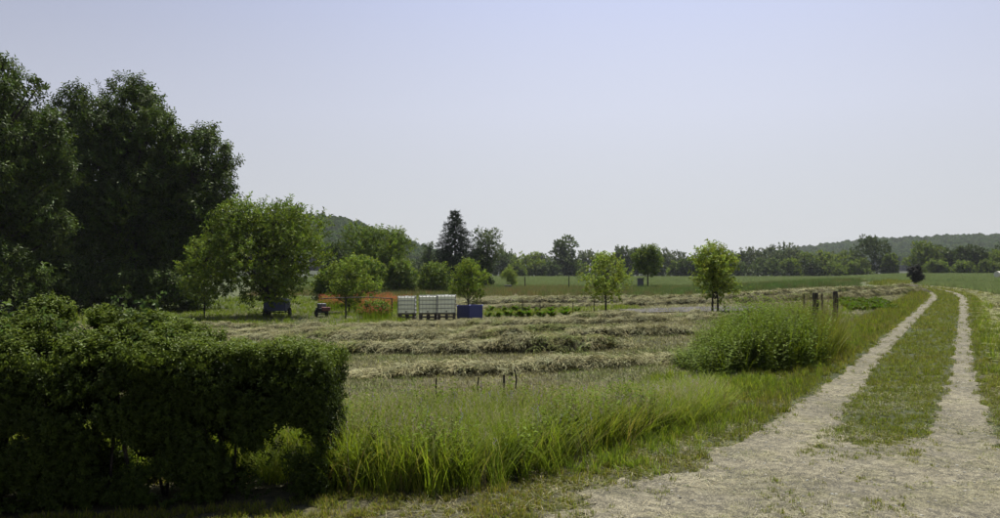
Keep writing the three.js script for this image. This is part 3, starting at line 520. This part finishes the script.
{ // woods on the far hills, read as one mass each
  reseed(301); const b = new Bag();
  for (let k = 0; k < 260; k++) { const y = rr(-.35, 1), an = R() * 6.3, e = Math.sqrt(1 - Math.min(1, y * y)), dv = V(Math.cos(an) * e, y, Math.sin(an) * e), q = rr(.7, 1.25), o = dv.clone().multiplyScalar(rr(.72, 1)); const sd = V(-Math.sin(an), rr(-.4, .4), Math.cos(an)).normalize(); b.kite(o, dv.clone().add(V(rr(-.7, .7), rr(-.3, .7), rr(-.7, .7))).normalize(), sd, dv, .42, .34, [q, q, q]); }
  for (let k = 0; k < 10; k++) b.kite(V(0, -1, 0), V(rr(-.1, .1), 1, rr(-.1, .1)).normalize(), V(Math.cos(k), 0, Math.sin(k)), V(0, 0, 1), 1.6, 1.3, [.5, .5, .5]);
  const crown = b.geo();
  const wood = (name, label, x0, x1, z0, z1, n, keep) => { const s = new Swarm(); for (let k = 0; k < n; k++) { const x = rr(x0, x1), z = rr(z0, z1); if (!keep(x, z)) continue; if (Math.abs(x) > -z * .72 + 20) continue; const r = rr(3.6, 6.2), hh = rr(.9, 1.35); s.add(x, H(x, z) + r * hh * .95 + 1, z, R() * 6.3, r, tint(.7, 1.3, .1), 0, 0, r * hh); } ud(s.build(name, crown, LM.far), label, 'forest'); };
  wood('hill_forest', 'dense forest covering the hill behind the large rounded tree', -720, -25, -950, -470, 9000, (x, z) => H(x, z) > 1.5);
  wood('hill_forest', 'forest on the near slope at the far right', 320, 900, -900, -470, 8000, (x, z) => H(x, z) > .8);
  wood('hill_forest', 'hazy blue forested ridge along the right horizon', 150, 1150, -1500, -900, 12000, (x, z) => H(x, z) > 2);
}
{ // the crop beyond the meadow, and right of the track
  const s = new Swarm(), m = new Swarm(); reseed(310);
  const ear = tuft(46, .55, .022, .5, .35, .5, 44, [[.17, .235, .07], [.20, .26, .085], [.24, .28, .11]]);
  const put = k => (x, z, d) => { const [u] = track(x, z); if (u > -4 && u < 3.9 && d < 138) return; if (u < 0 && d < 132 + 4 * vn(x * .05, 3)) return; s.add(x, H(x, z) - .02, z, R() * 6.3, k * rr(.85, 1.15), tint(.8, 1.15), 0, 0, k * rr(.8, 1.05)); };
  scatter(24, 70, 44, 110, 3, put(1)); scatter(-40, 130, 132, 190, 1.1, put(1.4)); scatter(-60, 190, 190, 290, .45, put(2.0));
  ud(s.build('green_crop', ear, grassMat), 'even green cereal crop stretching to the far tree line', 'crop');
  const dry = tuft(40, .75, .02, .5, .3, .5, 45, [[.36, .30, .12], [.30, .27, .10], [.22, .25, .07], [.38, .28, .13]]);
  scatter(-30, 84, 86, 134, 1.4, (x, z, d) => { const [u] = track(x, z); if (u > -5) return; const n = fbm(x * .08, z * .2, 3); if (d < 92 && n < .5) return; const g = clamp((n - .48) * 6 + sst(5, 40, x) * .7); m.add(x, H(x, z) - .02, z, R() * 6.3, rr(.8, 1.2), [mix(1, .6, g), mix(1, .95, g), mix(1, .7, g)].map(q => q * rr(.8, 1.15)), 0, 0, rr(.6, 1.2)); });
  ud(m.build('dry_meadow', dry, hayMat), 'tan ungrazed meadow grass between the hay field and the crop', 'meadow');
}
{ // red flowering patch behind the fence rail
  reseed(320); const b = new Bag();
  for (let k = 0; k < 26; k++) { const a = R() * 6.3, r = .4 * Math.sqrt(R()), L = rr(.5, .95), o = V(Math.cos(a) * r, -.02, Math.sin(a) * r), az = R() * 6.3; b.blade(o, az, .05, L, .014, G.map(v => v * rr(.7, 1.1)), .15, 2); if (k % 3 === 0) { const tp = o.clone().add(V(Math.cos(az) * .1 * L, L * .98, Math.sin(az) * .1 * L)); for (let q = 0; q < 4; q++) { const an = q * 1.57 + R(); b.kite(tp, V(Math.cos(an), .6, Math.sin(an)).normalize(), V(-Math.sin(an), 0, Math.cos(an)), V(0, 1, 0), .06, .07, [.32, .095, .045].map(v => v * rr(.75, 1.2)), .1); } } }
  const g = b.geo(), s = new Swarm();
  const spots = [[322, 394, 293.5, 303, 420], [386, 412, 296, 300, 60], [362, 388, 303, 313, 130]];
  for (const [a, e, y0, y1, n] of spots) for (let k = 0; k < n; k++) { const p = onGround(rr(a, e), rr(y0, y1) + 8); s.add(p.x, p.y, p.z, R() * 6.3, rr(.8, 1.2), tint(.8, 1.2), 0, 0, rr(.7, 1.15)); }
  ud(s.build('poppy_patch', g, grassMat), 'patch of orange-red poppies left of the white cage tanks', 'poppies');
  const f = by('shrub', 375, 319, 303.5, 27, 'low dark green bush with red flowers around it, left of the tanks', 321, { cat: 'shrub', clear: .05, n: 12, sprigs: 700, sprig: sprigNear, mat: LM.mid, trunk: .03, shape: 'dome' });
}
{ // vegetable plants
  const b = new Bag(); reseed(330);
  for (let k = 0; k < 60; k++) { const a = R() * 6.3, l = rr(.2, .5), up = rr(.3, 1.2); b.kite(V(Math.cos(a) * .08, rr(0, .25), Math.sin(a) * .08), V(Math.cos(a), up, Math.sin(a)).normalize(), V(-Math.sin(a), 0, Math.cos(a)), V(0, 1, 0), l * .8, l * .3, G2.map(v => v * rr(.55, .95))); }
  const g = b.geo(), row = ['front', 'back'];
  [[[488, 317.5], [497, 318], [508, 317.5], [519, 318], [530, 317.5], [541, 318], [552, 317.5], [567, 318]], [[490, 312], [503, 312.5], [514, 312], [526, 312.5], [538, 312], [552, 312.5], [566, 312], [577, 312]]].forEach((a, r) => a.forEach(([px, py], i) => { const p = onGround(px, py), t = thing('vegetable_plant', `bushy green vegetable plant, ${['first', 'second', 'third', 'fourth', 'fifth', 'sixth', 'seventh', 'last'][i]} from the left in the ${row[r]} row of the bed`, 'plant', p, R() * 6, `${row[r]} row of vegetable plants`), m = mesh('leaves', g, grassMat, t); m.scale.setScalar(rr(.75, 1.15)); }));
  // drills of a second bed beyond the fence posts
  for (let k = 0; k < 5; k++) { const t0 = onGround(842 + k * 9, 301), t1 = onGround(853 + k * 10, 311), t = thing('vegetable_row', `${['first', 'second', 'third', 'fourth', 'fifth'][k]} green row from the left in the bed behind the fence posts`, 'crop row', t0, 0, 'green rows behind the fence posts'), s = new Swarm(); for (let q = 0; q < 34; q++) { const f = R(), x = mix(t0.x, t1.x, f) + rr(-.2, .2), z = mix(t0.z, t1.z, f); s.add(x - t0.x, H(x, z) - t0.y, z - t0.z, R() * 6.3, rr(.4, .7), tint(.6, .95)); } s.build('leaves', g, grassMat, t); }
}
// ───────────────────────── thicket ─────────────────────────
{
  const c = spot(690, 1).set(5.4, H(5.4, -16.6), -16.6), t = thing('weed_thicket', 'dense mound of nettles and tall weeds around the fence posts beside the track', 'weeds', c);
  const a = new Swarm(), b = new Swarm(), s = new Swarm(); reseed(340);
  scatter(2.2, 9, 13.6, 20.2, 150, (x, z, d) => {
    const j = .35; if (!inside(THICKET, x + rr(-j, j), d + rr(-j, j)) || track(x, z)[0] > -1.45 - .3 * R()) return;
    const n = fbm(x * .8, z * .8, 3), e = sst(3.3, 5.6, x) * sst(9.4, 7.8, x), big = fbm(x * 1.7 + 4, z * 1.7, 2), hh = mix(.38, 1.12, e) * (.45 + .55 * n + .55 * big) * rr(.7, 1.22), grassy = sst(5.6, 7.4, x);
    const q = [x - c.x, H(x, z) - c.y, z - c.z, R() * 6.3, rr(.9, 1.35)];
    if (R() < grassy * .85 + .28) (R() < .6 ? b : s).add(...q, warm(.9 * R() * grassy).map(v => v * mix(.9, .68, grassy)), rr(-.18, .18), rr(-.18, .18), hh * 1.12); else a.add(...q, tint(.75, 1.2), rr(-.15, .15), rr(-.15, .15), hh);
  });
  a.build('nettles', nettle, leafMat(1, 1, 1, .42, .06), t); b.build('grass', tallA, grassMat, t); s.build('seed_stalks', tallB, grassMat, t);
}
// ───────────────────────── hedge ─────────────────────────
{
  const L = HX1 - HX0, c = V(HX0 + L / 2, 0, -(HD0 + HD1) / 2); c.y = H(c.x, c.z);
  const t = thing('hedge', 'dark clipped hedge with a low arched gap and wild shoots along its top', 'hedge', c); reseed(350);
  const topH = (x, d = HD0) => 1.2 + .03 * sst(-2, -4, x) - .05 * sst(-1.75, -1.5, x) + .10 * (fbm(x * 2.2, 7, 3) - .5) * 2 + sst(-2.2, -3.1, x) * sst(HD0 - .05, HD1 - .1, d) * (.26 + .3 * (fbm(x * 2.6, d * 2.6, 3) - .5));
  const gap = (x, y, d) => { const f = (x + 1.88) / (.19 + (x < -1.88 ? .3 * Math.max(0, d - HD0 - .1) : 0)); return Math.abs(f) < 1 && y < (.54 + .3 * (d - HD0)) * Math.sqrt(1 - f * f * .75) + .05 * vn(x * 20, 1); };
  const leafs = new Swarm();
  const sg = sprig(66, 11, .13, .030, .018, W1, .9);
  const add = (x, y, d, dv) => { const ds = d + slant(x); if (gap(x, y + rr(-.06, .06), d) && R() > .06) return; if (x > -1.64 && y < .75 && R() < .35) return; if (x > -2.1 && R() < .3) return; if (fbm(x * 5 + 8, y * 5 + d * 3, 2) < .40) return; const young = y > topH(x, d) - .1; const q = (young ? rr(1.5, 3.0) : rr(.7, 1.4)); leafs.dir(V(x - c.x, H(x, -ds) + y - c.y, -ds - c.z), dv.add(V(rr(-.6, .6), rr(-.2, .8), rr(-.6, .6))).normalize(), rr(.75, 1.25), [q * (young ? 1.08 : 1), q, q * .9]); };  // young top leaves are paler; the extra brightness paints in the sunlit hedge top
  const bul = (x, y) => .17 * (fbm(x * 2.5 + 3, y * 2.5, 3) - .5) * 2;
  for (let k = 0; k < 31000; k++) { const x = rr(-5.6, HX1), y = topH(x) * rr(.02, 1); add(x, y, HD0 + bul(x, y) + rr(0, .16) + .08 * sst(.9, 1.3, y), V(0, 0, 1)); }
  for (let k = 0; k < 16000; k++) { const x = rr(-5.6, HX1); const d = rr(HD0 + .03, HD1); add(x, topH(x, d) - rr(0, .12), d, V(0, 1, 0)); }
  for (let k = 0; k < 4200; k++) { const d = rr(HD0, HD1), y = topH(HX1) * Math.pow(R(), .7); add(HX1 - rr(0, .18) + bul(d, y), y, d, V(1, 0, 0)); }
  for (let k = 0; k < 14000; k++) { const x = rr(-5.6, HX1), y = topH(x, HD1) * R(); add(x, y, HD1 - rr(0, .2), V(0, 0, -1)); }
  for (let k = 0; k < 17000; k++) { const x = rr(-5.6, HX1), y = topH(x) * rr(.05, 1); add(x, y, rr(HD0, HD1), V(rr(-1, 1), rr(0, 1), rr(-1, 1))); }
  leafs.build('foliage', sg, LM.hedge, t);
  const st = new Bag();
  for (let x = -5.5; x < HX1 - .1; x += rr(.13, .24)) { if (Math.abs(x + 1.9) < .26) continue; const d = rr(HD0 + .3, HD1 - .25) + slant(x), p0 = V(x - c.x, -.06, -d - c.z); for (let k = 0; k < 2; k++) { const p1 = p0.clone().add(V(rr(-.12, .12), rr(.4, .6), rr(-.15, .15))), p2 = p1.clone().add(V(rr(-.15, .15), rr(.35, .55), rr(-.25, .25))); st.tube([p0, p1, p2], [.016, .011, .004], 5); } }
  for (let k = 0; k < 5; k++) { const y = .62 + .03 * k; st.tube([V(-2.3 - c.x, y - .1, rr(-.2, .3)), V(-1.9 - c.x, y, rr(-.2, .3)), V(-1.55 - c.x, y + .12, rr(-.2, .3))], [.013, .011, .006], 5); }
  mesh('stems', st.geo(), barkMat, t);
  // wild shoots above the clipped top on the left
  const shootLeaf = new Swarm();
  for (let k = 0; k < 70; k++) {
    const x = k < 60 ? rr(-5.2, -2.75) : rr(-2.7, -2.2), d = rr(HD0 + .1, HD1 - .1), y0 = topH(x, d) - .12, len = (k < 16 ? rr(.22, .44) : rr(.08, .26)) * (k >= 60 ? .5 : 1), ln = V(rr(-.35, .35), 1, rr(-.3, .3)).normalize();
    const p0 = V(x - c.x, H(x, -d - slant(x)) + y0 - c.y, -d - slant(x) - c.z), p1 = p0.clone().addScaledVector(ln, len * .6), p2 = p0.clone().addScaledVector(ln, len).add(V(rr(-.05, .05), -.02, 0));
    const sh = new Bag(); sh.tube([p0, p1, p2], [.005, .004, .002], 4, [.9, 1, .5]); mesh('shoot', sh.geo(), barkMat, t);
    for (let q = 0; q < len * 34; q++) { const f = R(); shootLeaf.dir(p0.clone().lerp(p2, f), V(rr(-1, 1), rr(-.1, .8), rr(-1, 1)).normalize(), rr(.45, .75), tint(.8, 1.2)); }
  }
  shootLeaf.build('shoot_leaves', sprig(67, 5, .14, .085, .05, W1, 1), leafMat(.10, .155, .035, .45), t);
}
// ───────────────────────── posts and fence pieces ─────────────────────────
const woodMat = new THREE.MeshStandardMaterial({ color: new THREE.Color().setRGB(.14, .115, .09), map: barkMat.map, bumpMap: barkMat.map, bumpScale: .01, roughness: .95, vertexColors: true });
function post(px, d, topY, wpx, label, sd, name = 'fence_post', group = 'old fence posts in the thicket') {
  reseed(sd); const p = spot(px, d), h = (270 - topY) / F * d + EYE - p.y, r = wpx / F * d * .5, b = new Bag(), pts = [], rad = [];
  for (let k = 0; k <= 8; k++) { const f = k / 8; pts.push(V(rr(-.1, .1) * r + f * rr(-.02, .02), -.3 + f * (h + .3), rr(-.1, .1) * r)); rad.push(r * (1.08 - .14 * f) * rr(.95, 1.05)); }
  pts.push(V(pts[8].x, h + r * .12, 0)); rad.push(.001);
  b.tube(pts, rad, 8); mesh('shaft', b.geo(), woodMat, thing(name, label, 'post', p, R() * 3, group));
  return p;
}
post(815, 17.6, 293, 6.2, 'thick dark wooden post standing in the thicket, nearest of the group', 361);
post(835.5, 22, 291.5, 5.2, 'dark wooden post right of the thickest one, behind the thicket', 362);
post(803.5, 24, 294, 2.6, 'thin grey stake left of the thickest post', 363);
post(822.5, 25, 293.5, 2.4, 'thin grey stake between the two dark posts', 364);
for (const [px, d, top, w, l] of [[437, 9.4, 378, 1.6, 'thin dark stake at the left in the tall grass before the hay rows'], [478, 9.5, 377, 1.6, 'thin dark stake second from the left in the tall grass'], [504, 9.6, 375, 2.2, 'thicker dark stake second from the right in the tall grass'], [516, 9.7, 369, 1.6, 'grey leaning stake at the right in the tall grass']]) post(px, d, top, w, l, 370 + px, 'stake', 'stakes in the tall grass');
for (const [px, y0, top, l] of [[522.5, 314, 299, 'thin stake at the left end of the vegetable bed'], [540, 313, 300, 'thin stake near the middle of the vegetable bed'], [573, 316, 302, 'thin stake at the right end of the vegetable bed'], [594, 312, 297, 'thin stake left of the open-crowned young tree']]) { const p = onGround(px, y0); post(px, -p.z, top, .9, l, 380 + px, 'stake', 'stakes around the vegetable bed'); }
for (const [px, d, top] of [[525, 120, 277], [569, 122, 276]]) post(px, d, top, 1, `thin fence stake at the crop edge ${px < 550 ? 'right of the small fruit tree' : 'below the tall feathery tree'}`, 390 + px, 'stake', 'stakes at the crop edge');
{ // rail on a post, left of the poppies
  const p = onGround(345.5, 319), d = -p.z, k = d / F, t = thing('rail_fence', 'single wooden rail carried by a dark post before the poppies', 'fence', p), b = new Bag(), r = new Bag(), h = (319 - 297) * k;
  b.tube([V(0, -.3, 0), V(.01, h * .5, 0), V(0, h, 0)], [.055, .05, .045], 8); mesh('post', b.geo(), woodMat, t);
  r.tube([V(-25 * k, h - .12, -.07), V(-8 * k, h - .05, -.07), V(0, h - .05, -.07), V(22 * k, h - .02, -.10), V(46 * k, h - .10, -.10)], [.035, .035, .035, .03, .03], 7, [2.6, 2.6, 2.6]); mesh('rail', r.geo(), woodMat, t);
  for (const x of [46]) { const e = new Bag(); e.tube([V(x * k, -.3, -.07), V(x * k, h - .09, -.08)], [.045, .04], 7); mesh('post', e.geo(), woodMat, t); }
}
// ───────────────────────── tanks, boxes, trailer ─────────────────────────
const boxG = (w, h, d, x = 0, y = 0, z = 0) => { const g = new THREE.BoxGeometry(w, h, d); g.translate(x, y, z); return g; };
function roundBox(w, h, d, r) { const s = new THREE.Shape(), a = w / 2 - r, b = d / 2 - r; s.moveTo(-a, -b - r); s.lineTo(a, -b - r); s.absarc(a, -b, r, -Math.PI / 2, 0); s.lineTo(a + r, b); s.absarc(a, b, r, 0, Math.PI / 2); s.lineTo(-a, b + r); s.absarc(-a, b, r, Math.PI / 2, Math.PI); s.lineTo(-a - r, -b); s.absarc(-a, -b, r, Math.PI, 1.5 * Math.PI); const g = new THREE.ExtrudeGeometry(s, { depth: h - .06, bevelEnabled: true, bevelSize: .03, bevelThickness: .03, bevelSegments: 2, curveSegments: 5 }); g.rotateX(-Math.PI / 2); g.translate(0, .03, 0); return g; }
const plastic = new THREE.MeshPhysicalMaterial({ color: new THREE.Color().setRGB(.74, .76, .66), roughness: .6, transmission: .5, thickness: 0 });
const steel = new THREE.MeshStandardMaterial({ color: new THREE.Color().setRGB(.20, .205, .20), metalness: .4, roughness: .5 });
const palletMat = new THREE.MeshStandardMaterial({ color: new THREE.Color().setRGB(.09, .075, .06), roughness: .9 });
function tank(px, label) {
  const p = onGround(px, 320), t = thing('cage_tank', label, 'water tank', p, .03 * (px % 3 - 1), 'white tanks in metal cages');
  const y0 = .42, hT = .96;
  for (const [i, yy] of [[0, .02], [1, .20]]) { // two pallets, each deck and blocks
    const pal = mesh('pallet', mergeGeometries([boxG(1.0, .03, 1.15, 0, yy + .155, 0), ...[-.42, 0, .42].flatMap(x => [-.45, 0, .45].map(z => boxG(.14, .11, .14, x, yy + .085, z))), ...[-.42, 0, .42].map(x => boxG(.14, .03, 1.15, x, yy + .015, 0))]), palletMat, t);
  }
  const body = mesh('tank', roundBox(.93, hT - .04, 1.1, .09).translate(0, y0 + .005, 0), plastic, t);
  mesh('lid', new THREE.CylinderGeometry(.09, .09, .05, 16).translate(0, y0 + hT - .01, .1), new THREE.MeshStandardMaterial({ color: 0xb8bdb8, roughness: .6 }), body);
  const bars = []; const X = .485, Z = .565;
  for (let k = 0; k <= 5; k++) { const x = -X + 2 * X * k / 5; for (const z of [-Z, Z]) bars.push(new THREE.CylinderGeometry(.017, .017, hT, 6).translate(x, y0 + hT / 2, z)); }
  for (let k = 1; k < 6; k++) { const z = -Z + 2 * Z * k / 6; for (const x of [-X, X]) bars.push(new THREE.CylinderGeometry(.017, .017, hT, 6).translate(x, y0 + hT / 2, z)); }
  for (let k = 0; k <= 4; k++) { const y = y0 + .01 + (hT - .02) * k / 4; for (const z of [-Z - .02, Z + .02]) bars.push(new THREE.CylinderGeometry(.017, .017, 2 * X, 6).rotateZ(Math.PI / 2).translate(0, y, z)); for (const x of [-X - .02, X + .02]) bars.push(new THREE.CylinderGeometry(.017, .017, 2 * Z, 6).rotateX(Math.PI / 2).translate(x, y, 0)); }
  mesh('cage', mergeGeometries(bars), steel, t);
  mesh('valve', mergeGeometries([new THREE.CylinderGeometry(.035, .035, .12, 10).rotateX(Math.PI / 2).translate(0, y0 + .07, .60), boxG(.09, .02, .03, 0, y0 + .12, .63)]), new THREE.MeshStandardMaterial({ color: 0x20242a, roughness: .5 }), t);
}
tank(407, 'white plastic tank in a metal cage, standing apart at the left of three');
tank(428.2, 'white plastic tank in a metal cage, middle one of three');
tank(446.6, 'white plastic tank in a metal cage, right one next to the blue boxes');
function blueBox(px, label, v) {
  const p = onGround(px, 319), t = thing('plastic_box', label, 'box', p, .02, 'blue plastic boxes'), m = new THREE.MeshStandardMaterial({ color: new THREE.Color().setRGB(.035 * v, .045 * v, .17 * v), roughness: .5 });
  const w = .70, h = .74, dd = .95, k = .025;
  for (const [ww, d2, x, z] of [[w, k, 0, dd / 2], [w, k, 0, -dd / 2], [k, dd - k - .002, w / 2 - k / 2, 0], [k, dd - k - .002, -w / 2 + k / 2, 0]]) mesh('side', boxG(ww, h - .1, d2, x, .1 + (h - .1) / 2, z), m, t);
  mesh('floor', boxG(w - .06, .03, dd - .06, 0, .13, 0), m, t);
  mesh('rim', mergeGeometries([boxG(w + .05, .05, .05, 0, h, dd / 2), boxG(w + .05, .05, .05, 0, h, -dd / 2), boxG(.05, .05, dd - .052, w / 2, h, 0), boxG(.05, .05, dd - .052, -w / 2, h, 0)]), m, t);
  for (let q = -2; q <= 2; q++) mesh('rib', boxG(.03, h - .16, .02, q * .15, .1 + (h - .1) / 2, dd / 2 + .0225), m, t);
  for (const x of [-.27, .27]) for (const z of [-.38, .38]) mesh('foot', boxG(.12, .12, .12, x, .045, z), m, t);
}
blueBox(463.5, 'left dark blue plastic box under the small egg-shaped tree', .75);
blueBox(476.2, 'right brighter blue plastic box under the small egg-shaped tree', 1.15);
{ // low trailer under the spreading tree
  const p = onGround(277, 317), t = thing('farm_trailer', 'dark blue box trailer parked in the shade of the broad spreading tree', 'trailer', p, .1), body = new THREE.MeshStandardMaterial({ color: new THREE.Color().setRGB(.035, .042, .085), roughness: .6 }), dark = new THREE.MeshStandardMaterial({ color: 0x141414, roughness: .8 });
  mesh('box', mergeGeometries([boxG(1.35, .05, 1.9, 0, .45, 0), boxG(1.35, .5, .04, 0, .72, .95), boxG(1.35, .5, .04, 0, .72, -.95), boxG(.04, .5, 1.84, .655, .72, 0), boxG(.04, .5, 1.84, -.655, .72, 0)]), body, t);
  const tarp = new THREE.PlaneGeometry(1.45, 2.05, 10, 12); tarp.rotateX(-Math.PI / 2); { const q = tarp.attributes.position; for (let k = 0; k < q.count; k++) q.setY(k, 1.0 + .18 * Math.cos(q.getX(k) * 1.9) + .03 * vn(q.getX(k) * 6, q.getZ(k) * 6)); } tarp.computeVertexNormals(); mesh('tarpaulin', tarp, new THREE.MeshStandardMaterial({ color: new THREE.Color().setRGB(.06, .065, .10), roughness: .6, side: THREE.DoubleSide }), t);
  for (const x of [-.78, .78]) { const w = mesh('wheel', new THREE.TorusGeometry(.22, .09, 8, 20).rotateY(Math.PI / 2).translate(x, .31, 0), dark, t); mesh('rim', new THREE.CylinderGeometry(.15, .15, .1, 14).rotateZ(Math.PI / 2).translate(x, .31, 0), steel, w); }
  mesh('axle', new THREE.CylinderGeometry(.03, .03, 1.6, 8).rotateZ(Math.PI / 2).translate(0, .31, 0), dark, t);
  mesh('drawbar', boxG(.07, .07, 1.2, 0, .42, -1.52), dark, t);
}
{ // small machine at the end of the rail
  const p = onGround(322, 317), t = thing('garden_machine', 'dark garden machine with a red guard at the left end of the rail', 'machine', p, .5), dark = new THREE.MeshStandardMaterial({ color: 0x16161a, roughness: .6 }), red = new THREE.MeshStandardMaterial({ color: new THREE.Color().setRGB(.13, .04, .03), roughness: .7 }), grey = new THREE.MeshStandardMaterial({ color: new THREE.Color().setRGB(.13, .135, .145), roughness: .5, metalness: .4 });
  mesh('chassis', roundBox(.55, .30, .9, .08).translate(0, .28, 0), dark, t); mesh('hood', roundBox(.46, .28, .5, .12).translate(0, .58, -.12), grey, t); mesh('guard', roundBox(.5, .24, .3, .08).translate(.12, .4, .42), red, t);
  for (const x of [-.34, .34]) mesh('wheel', new THREE.TorusGeometry(.17, .08, 8, 18).rotateY(Math.PI / 2).translate(x, .24, -.15), dark, t);
  for (const x of [-.2, .2]) { const b = new Bag(); b.tube([V(x, .55, .3), V(x * 1.2, .85, .7), V(x * 1.3, .95, 1.0)], [.017, .017, .017], 6); mesh('handle', b.geo(), woodMat, t); }
}
{ // grey cabinet and box at the crop edge, pale bale
  const g1 = new THREE.MeshStandardMaterial({ color: new THREE.Color().setRGB(.10, .105, .11), roughness: .7 });
  let p = spot(640.5, 128), t = thing('upright_cabinet', 'upright dark grey cabinet beside the trunk of a field tree', 'cabinet', p);
  mesh('body', boxG(.9, 1.6, .6, 0, .8, 0), g1, t); mesh('roof', boxG(1.05, .1, .75, 0, 1.655, 0), g1, t); mesh('door', boxG(.7, 1.3, .03, 0, .8, .32), g1, t);
  p = spot(508, 124); t = thing('grey_box', 'low dark grey box at the foot of the small rounded fruit tree', 'box', p); mesh('body', boxG(1.1, .62, .7, 0, .3, 0), g1, t); mesh('lid', boxG(1.2, .07, .8, 0, .65, 0), g1, t);
  p = spot(999.5, 150); const b = new THREE.CylinderGeometry(.62, .62, 1.25, 24, 4); b.rotateZ(Math.PI / 2); { const q = b.attributes.position; for (let k = 0; k < q.count; k++) q.setY(k, q.getY(k) * .94 + .58 + .02 * vn(q.getX(k) * 8, q.getZ(k) * 8)); } b.computeVertexNormals();
  t = thing('wrapped_bale', 'pale cream wrapped bale at the right edge of the crop', 'bale', p, .3); const w = mesh('wrap', b, new THREE.MeshStandardMaterial({ color: new THREE.Color().setRGB(.62, .60, .50), roughness: .5 }), t);
  b.translate(0, .5, 0);
}
console.log('instances', total);
renderer.render(scene, camera);
